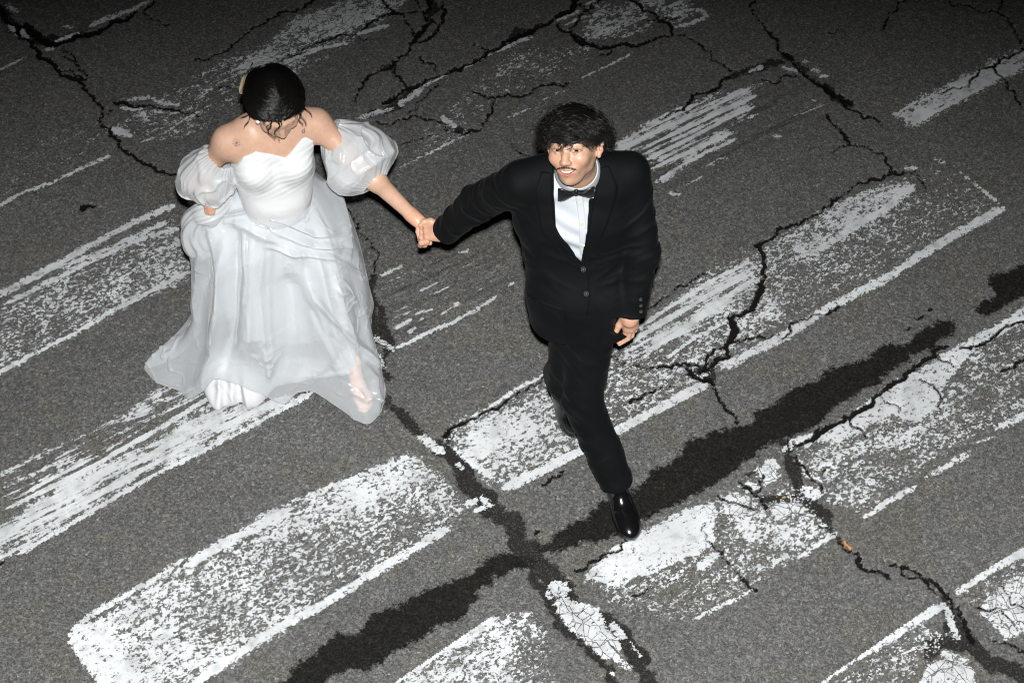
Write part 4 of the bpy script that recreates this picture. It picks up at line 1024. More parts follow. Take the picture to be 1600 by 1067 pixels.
# ---- trousers
Ft = Field([.02, -.92, .04], [.52, -.20, .96], .0042)
Ft.chain([GHL + [-.01, 0, .04], GKL, GAL + [0, 0, .0]], [.090, .071, .061], .02)
Ft.chain([GHR + [.0, .0, .04], GKR, GAR], [.088, .068, .056], .02)
Ft.chain([[.235, -.56, .93], [.24, -.56, .85]], [.11, .10], .04)
ax = unit(GAL - GKL); c0 = GAL + ax * .0
for c0, ax in ((GAL + [0, 0, .018], unit(GAL - GKL + [0, 0, -.1])), (GAR + unit(GAR - GKR) * .02, unit(GAR - GKR))):
    Ft.func(c0 - .14, c0 + .14, lambda X, Y, Z, ax=ax, c0=c0: np.maximum(-((X - c0[0]) * ax[0] + (Y - c0[1]) * ax[1] + (Z - c0[2]) * ax[2]), np.sqrt((X - c0[0]) ** 2 + (Y - c0[1]) ** 2 + (Z - c0[2]) ** 2) - .12), 0, 'sub')
Vt, Fct = Ft.mesh(2); Nt = normals(Vt, Fct)
Vt = folds(Vt, Nt, .010, [(GKL, .14, .07, [.75, .2, 1], 1.0), (GKL + (GAL - GKL) * .55, .12, .08, [-.8, .2, 1], .9), (GHL + [0, -.08, -.12], .11, .06, [.8, 0, 1], .8), (GKR, .1, .06, [0, 0, 1], .6), (GAL, .08, .06, [.3, .3, 1], .5)])
Vt += Nt * (fbm3(Vt * 10, 3, 2) * .007)[:, None]
put(mesh_obj("trousers", Vt, Fct, M_WOOL), groom)

# ---- shoes
M_LACE = simple_mat("waxed_lace", (.03, .03, .032), .35, .6).m
def shoe(heel, toe, upn, parent, name="shoe"):
    """derby with a raised apron; heel and toe are points on the sole's underside"""
    heel = np.asarray(heel, float); toe = np.asarray(toe, float); L = np.linalg.norm(toe - heel)
    fwd = unit(toe - heel); up = unit(np.asarray(upn) - fwd * (np.asarray(upn) @ fwd)); sd = np.cross(fwd, up)
    X = lambda a, b, c: heel + fwd * (a * L) + sd * b + up * c
    F = Field(np.minimum(heel, toe) - .14, np.maximum(heel, toe) + .16, .0024)
    R = np.stack([fwd, sd, up], 1)
    F.ell(X(.78, 0, .030), (.075, .046, .034), R, .02); F.ell(X(.55, 0, .034), (.085, .043, .038), R, .03)
    F.ell(X(.90, 0, .024), (.036, .040, .026), R, .02)
    F.chain([X(.14, 0, .045), X(.42, 0, .062)], [.035, .034], .03); F.ell(X(.14, 0, .06), (.045, .034, .055), R, .03)
    for q in (-1, 1):                                                                          # apron seam
        F.chain([X(.56, q * .030, .056), X(.74, q * .030, .052), X(.86, q * .024, .044)], [.0048] * 3, .002)
    F.chain([X(.86, -.024, .044), X(.875, 0, .045), X(.86, .024, .044)], [.0048] * 3, .002)
    F.func(X(.5, 0, -.2) - .3, X(.5, 0, 0) + .3, lambda x, y, z: (x - X(0, 0, .010)[0]) * up[0] + (y - X(0, 0, .010)[1]) * up[1] + (z - X(0, 0, .010)[2]) * up[2], .002, 'sub')
    V, f = F.mesh(1)
    o = put(mesh_obj(name, V, f, M_LEATHER), parent)
    out = []                                                                                   # sole plate, with welt
    prof = [(0, .026), (.06, .033), (.25, .033), (.42, .032), (.6, .042), (.75, .048), (.88, .045), (.96, .034), (1.0, .016)]
    ring = [(a, b) for a, b in prof] + [(a, -b) for a, b in prof[::-1]]
    rr = []
    for c, g in ((.0, .95), (.003, 1.0), (.012, 1.02), (.0135, .97)):
        rr.append([X(a, b * g, c) for a, b in ring])
    ctr0 = X(.5, 0, 0); ctr1 = X(.5, 0, .0135)
    rr = [[ctr0 + (np.array(p) - ctr0) * .02 for p in rr[0]]] + rr + [[ctr1 + (np.array(p) - ctr1) * .02 for p in rr[-1]]]
    v, fs = loft(rr); put(mesh_obj("sole", v, fs, M_SOLE, smooth=False), o)
    lv = []
    for i, a in enumerate((.36, .41, .46, .51)):
        zt = .0985 - i * .009
        lv.append(np.array([X(a, -.017, zt - .006), X(a + .006, -.008, zt), X(a + .010, 0, zt + .001), X(a + .006, .008, zt), X(a, .017, zt - .006)]))
    v, fs = strand_mesh(lv, .0026, .0); put(mesh_obj("lace", v, fs, M_LACE), o)
    v2, f2 = strand_mesh([np.array([X(.37, -.02, .086), X(.30, -.03, .088), X(.30, -.015, .096), X(.37, 0, .098), X(.31, .018, .096), X(.31, .032, .086), X(.37, .02, .088)])], .002, 0)
    put(mesh_obj("lace", v2, f2, M_SOLE), o)
    return o
s1 = shoe(P(957, 758, .008), P(985.5, 841, .006), [0, 0, 1], groom); s1["label"] = "polished black leather lace-up shoe"
s2 = shoe(P(871, 596, .135), P(894, 668, .008), [0.05, -.55, 1], groom)
# ---------------------------------------------------------------- the bride
SKIN_B = (.60, .375, .265)
bride = thing("person", "person in a white off-shoulder wedding dress looking down, lifting the skirt with one hand", "person", P(430, 560, 0.0))
BF = np.array([.24, -.971, 0.0]); BR = np.array([.971, .24, 0.0])
BC = np.array([-.826, -.125, 0.0])
def T(r, f, z): return BC + BR * r + BF * f + np.array([0, 0, z])
BRS = P(356, 219, 1.275); BLS = P(493, 192, 1.29)
BRE = P(308, 283, 1.07); BRW = P(321, 300, 1.055)
BLE = P(586, 281, 1.115); BLW = P(643, 336, .966)
BNECK = T(.016, -.005, 1.345)
BHC = P(430, 163, 1.475)
BH = Frame(BHC, unit([.28, -.88, -.38]), unit([.10, -.36, .92]))
if BH.r @ RGT < 0: BH.r = -BH.r; BH.R = np.stack([BH.r, BH.u, BH.f], 1)
BS = .95
RB = np.stack([BR, BF, [0, 0, 1]], 1)
def bride_torso(F, off=0.0, k=.05):
    for sx in (-1, 1, 0):
        F.chain([T(sx * .062, -.005, 1.22), T(sx * .052, .0, 1.10), T(sx * .042, .01, 1.0), T(sx * .045, .01, .93)], [.080 + off, .074 + off, .066 + off, .064 + off], k)
    for sx in (-1, 1): F.ell(T(sx * .066, .062, 1.175), (.056 + off, .050 + off, .060 + off), RB, .035)
Fq = Field([-1.13, -.44, .84], [-.28, .12, 1.63], .0031)
b_lips = head_sdf(Fq, BH, BS, False)
Fq.chain([BH(0, -.045, -.03), BNECK, T(0, -.01, 1.26)], [.046, .047, .06], .03)
bride_torso(Fq)
for S_, sg in ((BRS, -1), (BLS, 1)):
    Fq.chain([BNECK + [0, 0, -.005], BNECK * .45 + S_ * .55 + [0, 0, .008], S_], [.036, .034, .043], .05)                       # trapezius to shoulder
    Fq.chain([T(sg * .05, .02, 1.27), S_ + [0, 0, -.02]], [.052, .040], .05)
    Fq.chain([BNECK + BF * .028 + [0, 0, -.035], BNECK + BF * .028 + (S_ - BNECK) * .75 + [0, 0, -.004]], [.011, .010], .03)    # collar bone
Fq.chain([BRS, BRE, BRW], [.043, .034, .024], .03); Fq.chain([BLS, BLE, BLW], [.043, .034, .0225], .03)
# hand that gathers the skirt
Fq.chain([BRW, P(326, 310, 1.04)], [.024, .024], .015)
for i, (x0, y0) in enumerate(((322, 311), (327, 313), (332, 312))):
    finger(Fq, [P(x0, y0, 1.035), P(x0 + 1, y0 + 11, 1.01), P(x0 + 1, y0 + 21, .985)], [.0115, .010, .008], .004)
# hand held by the groom
Fq.chain([BLW, P(652, 344, .952)], [.0235, .0235], .015)
for a, b in (((650, 339, .958), (662, 346, .952)), ((649, 345, .952), (658, 354, .944))): Fq.cap(P(*a), P(*b), .0155, .013, .012)
for pts in ([(660, 345, .953), (668, 347, .962), (676, 351, .958)], [(655, 352, .945), (653.5, 362, .930), (656, 373, .915)], [(659, 354, .940), (660, 365, .918), (664, 378, .905), (667, 381, .905)], [(662, 352, .938), (667, 364, .912), (672, 380, .900)]):
    finger(Fq, [P(*p) for p in pts], [.0105, .0095, .0085, .0075][:len(pts)], .004)
Vq, Fcq = Fq.mesh(1)
def b_hair(L): return sstep(.045, .058, L[:, 1] + np.clip(.05 - L[:, 2], 0, .2) * .9) * (np.abs(L[:, 0]) < .095) * (L[:, 1] > -.07)
LB = BH.loc(Vq) / BS
tone_b = head_tone(Vq, BH, BS, SKIN_B, b_lips, lambda L: b_hair(L) * (np.linalg.norm(L, axis=1) < .16))
isface = (np.linalg.norm(LB - [0, -.01, 0], axis=1) < .135)
tone_b[~isface] = SKIN_B
hands = (np.linalg.norm(Vq - P(323, 314, 1.0), axis=1) < .06) | (np.linalg.norm(Vq - P(660, 357, .94), axis=1) < .075)
tone_b[hands] = np.array(SKIN_B) * [.98, .86, .84]
NQ = normals(Vq, Fcq); PQ = proj(Vq); front = (NQ * (CAM - Vq)).sum(1) > 0
def tattoo(cx, cy, fn):
    dx = PQ[:, 0] - cx; dy = PQ[:, 1] - cy; w = np.clip(fn(dx, dy), 0, 1) * front * (np.hypot(dx, dy) < 14) * (Vq[:, 2] > 1.12)
    tone_b[:] = tone_b * (1 - .8 * w[:, None]) + np.array([.07, .075, .085]) * .8 * w[:, None]
def flower(dx, dy):
    r = np.hypot(dx, dy); a = np.arctan2(dy, dx)
    return sstep(3.6, 2.4, r) * (.55 + .45 * np.cos(5 * a)) + sstep(1.2, .6, np.abs(r - 5.4)) * (np.cos(9 * a) > .1) * .75 + sstep(1.3, .7, np.abs(dx + dy * .1)) * (dy > 0) * (dy < 6) * .7
tattoo(369.5, 223, flower)
tattoo(474, 204.5, lambda dx, dy: sstep(1.3, .5, np.abs(np.hypot(dx / .75, dy - 1) - 2.6)) * (dy > -1.2) + sstep(1.2, .5, np.abs(dx - 1.6)) * (np.abs(dy) < 4.0))
# left foot under the sheer hem, kicked forward
Fo = Field(P(568, 620, .05) - [.12, .16, .08], P(560, 590, .1) + [.12, .14, .16], .003)
BANK = np.array([-.612, -.165, .075])
Fo.chain([BANK + [-.03, .07, .05], BANK, P(560, 604, .05)], [.032, .029, .026], .02)
Fo.chain([P(560, 604, .055), P(567, 620, .045)], [.027, .030], .02); Fo.chain([P(563, 622, .042), P(566, 634, .024)], [.024, .018], .02); Fo.chain([P(573, 620, .042), P(575, 632, .024)], [.022, .016], .02)
for i, (x, y) in enumerate(((563, 640), (568, 641.5), (572.5, 640.5), (576.5, 638), (580, 634.5))): Fo.cap(P(x + 1.5, y - 9, .026), P(x, y, .013), .0105 - i * .0008, .0092 - i * .0008, .003)
Vo, Fco = Fo.mesh(1)
# hips and legs inside the skirt
Fl = Field([-1.1, -.42, .0], [-.42, .22, .98], .013)
for sx in (-1, 1): Fl.chain([T(sx * .045, -.01, .92), T(sx * .055, -.03, .80), T(sx * .07, -.10, .5)], [.045, .058, .050], .02)
Fl.chain([T(.075, -.10, .5), BANK], [.045, .030], .03); Fl.chain([T(-.075, -.10, .5), T(-.08, -.16, .10), T(-.08, -.06, .04)], [.055, .036, .03], .03)
Vl, Fcl = Fl.mesh(1)
n1 = len(Vq); n2 = n1 + len(Vo)
put(mesh_obj("body", np.concatenate([Vq, Vo, Vl]), np.concatenate([Fcq, Fco + n1, Fcl + n2]), M_SKIN,
             attrs={"tone": np.concatenate([tone_b, np.tile(np.array([.66, .40, .30]), (len(Vo) + len(Vl), 1))])}), bride)
for q in (-1, 1):
    c = BH(q * .031 * BS, -.0005, .0755 * BS); put(eyeball("eye", BH, BS, c, BH.f + [0, 0, -.4], None), bride)

# ---- hair: centre parting, combed back into a clipped knot
M_BHAIR = hair_mat("glossy_black_hair", (.003, .0027, .0026), (.008, .007, .0065), .24, .65)
rb = np.random.default_rng(21)
Fc2 = Field(BHC - [.16, .17, .13], BHC + [.16, .22, .18], .0035)
Fc2.ell(BH(0, .030 * BS, -.016 * BS), np.array([.0925, .096, .100]) * BS, BH.R, .02)
Fc2.ell(BH(-.012, .015, -.092), (.056, .050, .036), BH.R, .03); Fc2.ell(BH(-.045, .03, -.075), (.035, .035, .035), BH.R, .02)
_hc = BH(0, -.03, .125); Fc2.ell(_hc, (.085, .085, .075), BH.R, .012, 'sub')                       # leave the brow free
Fc2.ell(BH(0, -.105, -.01), (.10, .06, .12), BH.R, .01, 'sub')
Vc2, Fcc2 = Fc2.mesh(2)
bun_d = unit(np.array([-.10, .16, -1.0]))
def capr(d): return 1.0 / np.sqrt((d[..., 0] / .0925) ** 2 + (d[..., 1] / .096) ** 2 + (d[..., 2] / .100) ** 2)
def bride_strand(d0, side, lift, npts=12):
    t = np.linspace(0, 1, npts)[:, None]
    e = d0 * (1 - t) + bun_d * t + np.array([side * .75, -.15, .15]) * (t * (1 - t) * 1.9)
    e /= np.linalg.norm(e, axis=1, keepdims=True)
    r = capr(e) + .0050 + lift
    return (np.array([0, .030, -.016]) + e * r[:, None])
S1 = []
for i in range(4200):
    side = rb.choice([-1, 1])
    if rb.random() < .6:                                                    # from the parting
        u = rb.random(); d0 = unit(np.array([side * (.02 + .05 * rb.random()) + .05, .25 + .85 * u, 1.0 - 1.05 * u]))
    else:                                                                   # from the hairline
        u = rb.random(); d0 = unit(np.array([side * (.15 + .9 * u), .35 - .55 * u, .95 - .75 * u]))
    p = bride_strand(d0, side * (.6 + .7 * rb.random()), .008 * rb.random() ** 2)
    ph = rb.random() * 6; w = (np.sin(np.linspace(0, 9, 12) + ph) * .0024)[:, None] * rb.normal(0, 1, 3)
    S1.append(BH.o + ((p + w) * BS) @ BH.R.T)
for i in range(420):                                                        # knot
    a = rb.random() * 6.28; rr = .030 + .024 * rb.random(); t = np.linspace(0, 2.6, 14)
    c = np.array([-.014, .018, -.100]); z = rb.normal(0, .014)
    p = c + np.stack([rr * np.cos(a + t), rr * np.sin(a + t) * .95, np.full(14, z) + .010 * np.sin(a * 3 + t)], 1)
    S1.append(BH.o + (p * BS) @ BH.R.T)
def curl(px0, py0, z0, L, fall, rad, turns, ph, n=26):
    """a loose curl from a picture position, falling in direction fall"""
    o = P(px0, py0, z0); t = np.linspace(0, 1, n); f = unit(fall); a = unit(np.cross(f, [.2, .9, .3])); b = np.cross(f, a)
    r = rad * np.minimum(1, t * 3) * (1 - .25 * t)
    return o + f * (L * t)[:, None] + a * (r * np.cos(ph + turns * 6.28 * t))[:, None] + b * (r * np.sin(ph + turns * 6.28 * t))[:, None]
S2 = []
for (x, y, z, L, fall, rad, tn, cnt) in ((432, 180, 1.535, .075, (-.03, -.75, -.6), .009, 1.7, 9), (425, 178, 1.53, .070, (-.15, -.7, -.6), .009, 1.6, 9), (438, 177, 1.54, .055, (.05, -.7, -.6), .008, 1.5, 9), (418, 178, 1.52, .045, (-.35, -.6, -.6), .009, 1.5, 9),
                                         (397, 166, 1.47, .085, (-.22, -.35, -.8), .008, 1.2, 4), (392, 165, 1.46, .07, (-.4, -.2, -.8), .010, 1.0, 3), (470, 148, 1.50, .085, (.10, -.6, -.6), .012, 1.0, 6), (470, 162, 1.48, .07, (-.05, -.6, -.7), .010, 1.2, 6), (462, 172, 1.49, .05, (-.05, -.6, -.7), .009, 1.3, 6),
                                         (425, 190, 1.52, .075, (.25, -.5, -.5), .014, .8, 4), (400, 108, 1.50, .03, (-.3, .4, .1), .011, 1.0, 7), (440, 108, 1.47, .03, (.3, .35, .1), .011, 1.0, 7), (430, 104, 1.50, .015, (.1, .5, .1), .009, 1.0, 6)):
    for k in range(max(1, cnt // 9)):
        x1 = x + rb.normal(0, 3); y1 = y + rb.normal(0, 2.5); L1 = L * rb.uniform(.7, 1.25); f1_ = np.array(fall) + rb.normal(0, .10, 3); r1 = rad * rb.uniform(.7, 1.3); t1 = tn * rb.uniform(.8, 1.3); ph1 = rb.random() * 6
        for j in range(8): S2.append(curl(x1 + rb.normal(0, .5), y1 + rb.normal(0, .5), z, L1 * rb.uniform(.93, 1.05), f1_ + rb.normal(0, .012, 3), r1 * rb.uniform(.9, 1.1), t1, ph1 + rb.normal(0, .12)))
va, fa_ = strand_mesh(S1, .00065, .5); vb, fb_ = strand_mesh(S2, .00055, .7)
no = len(Vc2)
put(mesh_obj("hair", np.concatenate([Vc2, va, vb]), np.concatenate([Fcc2, fa_ + no, fb_ + no + len(va)]), M_BHAIR), bride)

# ---- jewellery
M_GOLD = simple_mat("brushed_gold", (.82, .68, .40), .38, .5, Metallic=.35).m
M_PEARL = simple_mat("pearl", (.78, .76, .72), .18, .6).m
def slab(c, ax, ay, az, hx, hy, hz, bev=.25, bend=0.0):
    """softly bevelled plate, bent about its long axis"""
    n = 24; rr = []
    for s_, g in ((-1, .80), (-1, .94), (-.7, 1.0), (.7, 1.0), (1, .94), (1, .80)):
        ring = []
        for k in range(n):
            t = 2 * math.pi * (k + .5) / n; e = .35
            x = math.copysign(abs(math.cos(t)) ** e, math.cos(t)); y = math.copysign(abs(math.sin(t)) ** e, math.sin(t))
            ring.append(np.asarray(c) + ax * hx * x * g + ay * hy * y * g + az * (hz * s_ - bend * y * y))
        rr.append(ring)
    R_ = np.array(rr); c0 = R_[0].mean(0); c1 = R_[-1].mean(0)
    R_ = np.concatenate([(c0 + (R_[:1] - c0) * .02), R_, (c1 + (R_[-1:] - c1) * .02)])
    return loft(R_)
cc = P(379, 131, 1.475)
v, f = slab(cc, unit([.55, -.5, .65]), unit(P(384, 118, 1.47) - P(377, 145, 1.45)), unit(np.cross([.55, -.5, .65], P(384, 118, 1.47) - P(377, 145, 1.45))), .016, .036, .0035, bend=.006)
cl = put(mesh_obj("hair_clip", v, f, M_GOLD), bride); cl["label"] = "gold hair clip at the side of the head"
def ball(name, c, r, mat, parent):
    th = np.linspace(0, 2 * np.pi, 18, endpoint=False); ph = np.linspace(.05, np.pi - .05, 12)
    V = np.array([[np.asarray(c) + r * np.array([math.sin(p) * math.cos(t), math.sin(p) * math.sin(t), math.cos(p)]) for p in ph] for t in th]).reshape(-1, 3)
    return put(mesh_obj(name, V, grid_faces(18, 12, wrap_u=True), mat), parent)
ball("earring", P(403, 190.5, 1.455), .0075, M_PEARL, bride)
nk_pts = []
for x, y in ((417, 206), (422, 209), (427, 212), (430, 214), (433, 212), (437, 208), (440, 204)):
    h = first_hit(Fq, x, y); nk_pts.append(h + unit(CAM - h) * .002)
v, f = strand_mesh([np.array(nk_pts)], .0009, 0); put(mesh_obj("necklace", v, f, M_GOLD), bride)

# ---- dress
def satin(name, c=(.70, .725, .735), rough=.38, sheen=.25, clear=0.0, crinkle=0.0, coat=0.0, gloss=.13):
    m = NT(name); pos = m.pos()
    m.set(Base_Color=c, Roughness=rough, Specular_IOR_Level=.55, Sheen_Weight=sheen, Sheen_Roughness=.3, Coat_Weight=coat, Coat_Roughness=gloss)
    b = m.noise(9.0, 3, pos, .55, .6)
    nrm = m.bump(b, .12, .02)
    if crinkle: nrm = m.bump(m.math('ABSOLUTE', m.math('SUBTRACT', m.noise(crinkle, 3, pos, .5, 1.2), .5)), .5, .02, nrm)
    m.set(Normal=nrm)
    if clear:
        lw = m.n("ShaderNodeLayerWeight", {0: .35}).outputs["Facing"]
        op = m.ramp(lw, 0.12, .95, 1 - clear, 1.0)
        tr = m.n("ShaderNodeBsdfTransparent", {0: (.96, .98, 1.0)})
        mx = m.n("ShaderNodeMixShader", {0: op, 1: tr, 2: m.bsdf.outputs[0]}); m.t.links.new(mx.outputs[0], m.out.inputs[0])
    return m.m
M_SATIN = satin("white_satin", (.765, .78, .79), .30, .05, coat=.4)
M_COTTON = satin("white_cotton_underskirt", (.50, .51, .52), .6, .0)
M_ORG = satin("sheer_organza", (.735, .77, .795), .20, .08, .62, coat=.8, gloss=.09)
M_SLEEVE = satin("organza_sleeve", (.71, .73, .745), .24, .08, .34, coat=.9, gloss=.08)
dress = thing("dress_root", "", "", P(430, 560, 0.0)); dress.name = "dress"; del dress["label"]; del dress["category"]; put(dress, bride)
dress["label"] = "white satin and organza wedding dress"
Fw = Field([-1.05, -.42, .86], [-.55, .10, 1.34], .0030)
bride_torso(Fw, .007)
for S_, sg in ((BRS, -1), (BLS, 1)): Fw.chain([T(sg * .05, .02, 1.27), S_ + [0, 0, -.02]], [.060, .047], .05)
nl = []
for x, y in ((352, 268), (362, 260), (380, 248), (400, 239), (422, 243), (446, 249), (460, 236), (473, 217), (483, 206), (493, 210)):
    h = first_hit(Fw, x, y)
    if h is not None: nl.append(((h - BC) @ BR, h[2]))
nl = np.array(sorted(nl))
def bod_top(X, Y, Z):
    r = (X - BC[0]) * BR[0] + (Y - BC[1]) * BR[1]; f = (X - BC[0]) * BF[0] + (Y - BC[1]) * BF[1]
    zt = np.interp(r.ravel(), nl[:, 0], nl[:, 1]).reshape(r.shape)
    zt = np.where(np.abs(r - .0) > .142, np.minimum(zt, 1.13), zt)
    zt = zt - (zt - 1.17) * sstep(-.03, -.09, f) * (zt > 1.17)
    return zt - Z
Fw.func([-1.06, -.43, 1.05], [-.54, .11, 1.35], bod_top, .003, 'sub')
Fw.func([-1.06, -.43, .84], [-.54, .11, .96], lambda X, Y, Z: Z - .868 + 0 * X + 0 * Y, .002, 'sub')
Vw, Fcw = Fw.mesh(1); Nw = normals(Vw, Fcw)
rl = (Vw - BC) @ BR; ztop = np.interp(rl, nl[:, 0], nl[:, 1])
ph = (Vw[:, 2] - rl * .45 + 1.6 * np.clip(rl, -.2, .2) ** 2) / .026 + .9 * fbm3(Vw * 7, 2, 5)
saw = np.mod(ph, 1.0); saw = sstep(0, .75, saw) * sstep(1.0, .8, saw)
amp = .0012 * sstep(1.04, 1.09, Vw[:, 2]) * sstep(.004, .022, ztop - Vw[:, 2]) * (.35 + .9 * vnoise3(Vw * 11, 2))
Vw = Vw + Nw * (amp * saw)[:, None]
put(mesh_obj("bodice", Vw, Fcw, M_SATIN), dress)

def smooth_interp(xs, ys, x):
    """Catmull-Rom through (xs, ys)"""
    xs = np.asarray(xs, float); ys = np.asarray(ys, float); m_ = np.gradient(ys, xs, axis=0)
    i = np.clip(np.searchsorted(xs, x) - 1, 0, len(xs) - 2); h = xs[i + 1] - xs[i]; t = ((x - xs[i]) / h)
    if ys.ndim > 1: h = h[:, None]; t = t[:, None]
    return (2 * t ** 3 - 3 * t ** 2 + 1) * ys[i] + (t ** 3 - 2 * t ** 2 + t) * h * m_[i] + (-2 * t ** 3 + 3 * t ** 2) * ys[i + 1] + (t ** 3 - t ** 2) * h * m_[i + 1]

def sleeve(name, ctr, rad, seed, gathers=26):
    n, m_ = 90, 220
    ctr = np.array(ctr); u = np.linspace(0, 1, len(ctr)); t = np.linspace(0, 1, n)
    C = smooth_interp(u, ctr, t); R_ = smooth_interp(np.linspace(0, 1, len(rad)), np.array(rad), t)
    tg = np.gradient(C, axis=0); tg /= np.linalg.norm(tg, axis=1, keepdims=True)
    a = np.cross(tg, [0, .3, 1.0]); a /= np.linalg.norm(a, axis=1, keepdims=True); b = np.cross(tg, a)
    th = np.linspace(0, 2 * np.pi, m_, endpoint=False)
    TT, TH = np.meshgrid(t, th, indexing='ij')
    ends = np.exp(-(TT / .16) ** 2) + np.exp(-((1 - TT) / .16) ** 2)
    g1 = vnoise(TH / 6.2832 * gathers, TT * 1.6 + seed, seed) - .5; g1[:, :] = (g1 + (vnoise((TH / 6.2832 * gathers) % gathers, TT * 1.6 + seed, seed + 1) - .5)) * .5
    wrapn = lambda f, v: vnoise3(np.stack([np.cos(TH) * f, np.sin(TH) * f, TT * v + seed * 3.1], -1), seed) - .5
    D = R_[:, None] * (1 + .20 * wrapn(1.3, 1.6) + .07 * wrapn(2.6, 1.6)) + ends * .0022 * np.sin(TH * gathers + 14 * wrapn(2, 2)) + .012 * wrapn(3.4, 1.5) + .005 * wrapn(8, 1.2) * ends
    crease = np.exp(-((wrapn(1.7, 1.3)) / .022) ** 2) * np.clip(1 - ends, 0, 1) + .7 * np.exp(-((wrapn(2.9, 1.1)) / .02) ** 2) * np.clip(1 - ends, 0, 1); D += crease * .0030
    pc = C[:, None, :] + a[:, None, :] * (np.cos(TH) * D)[..., None] + b[:, None, :] * (np.sin(TH) * D)[..., None]
    n3 = fbm3(pc * 11 + seed, 2, 3); D += np.clip(1 - ends, 0, 1) * (.010 * np.exp(-(n3 / .05) ** 2) + .010 * fbm3(pc * 6 + 3, 2, 5))
    D = np.maximum(D, .03)
    V = C[:, None, :] + a[:, None, :] * (np.cos(TH) * D)[..., None] + b[:, None, :] * (np.sin(TH) * D)[..., None]
    v, f = loft(V)
    return put(mesh_obj(name, v, f, M_SLEEVE), dress)
sleeve("sleeve", [P(516, 203, 1.245), P(534, 222, 1.20), P(556, 246, 1.15), P(574, 272, 1.115), P(586, 288, 1.095)], [.050, .098, .130, .118, .048], 3)
sleeve("sleeve", [P(347, 243, 1.215), P(337, 258, 1.16), P(324, 279, 1.09), P(312, 296, 1.04), P(311, 304, 1.02)], [.050, .080, .098, .080, .034], 7)

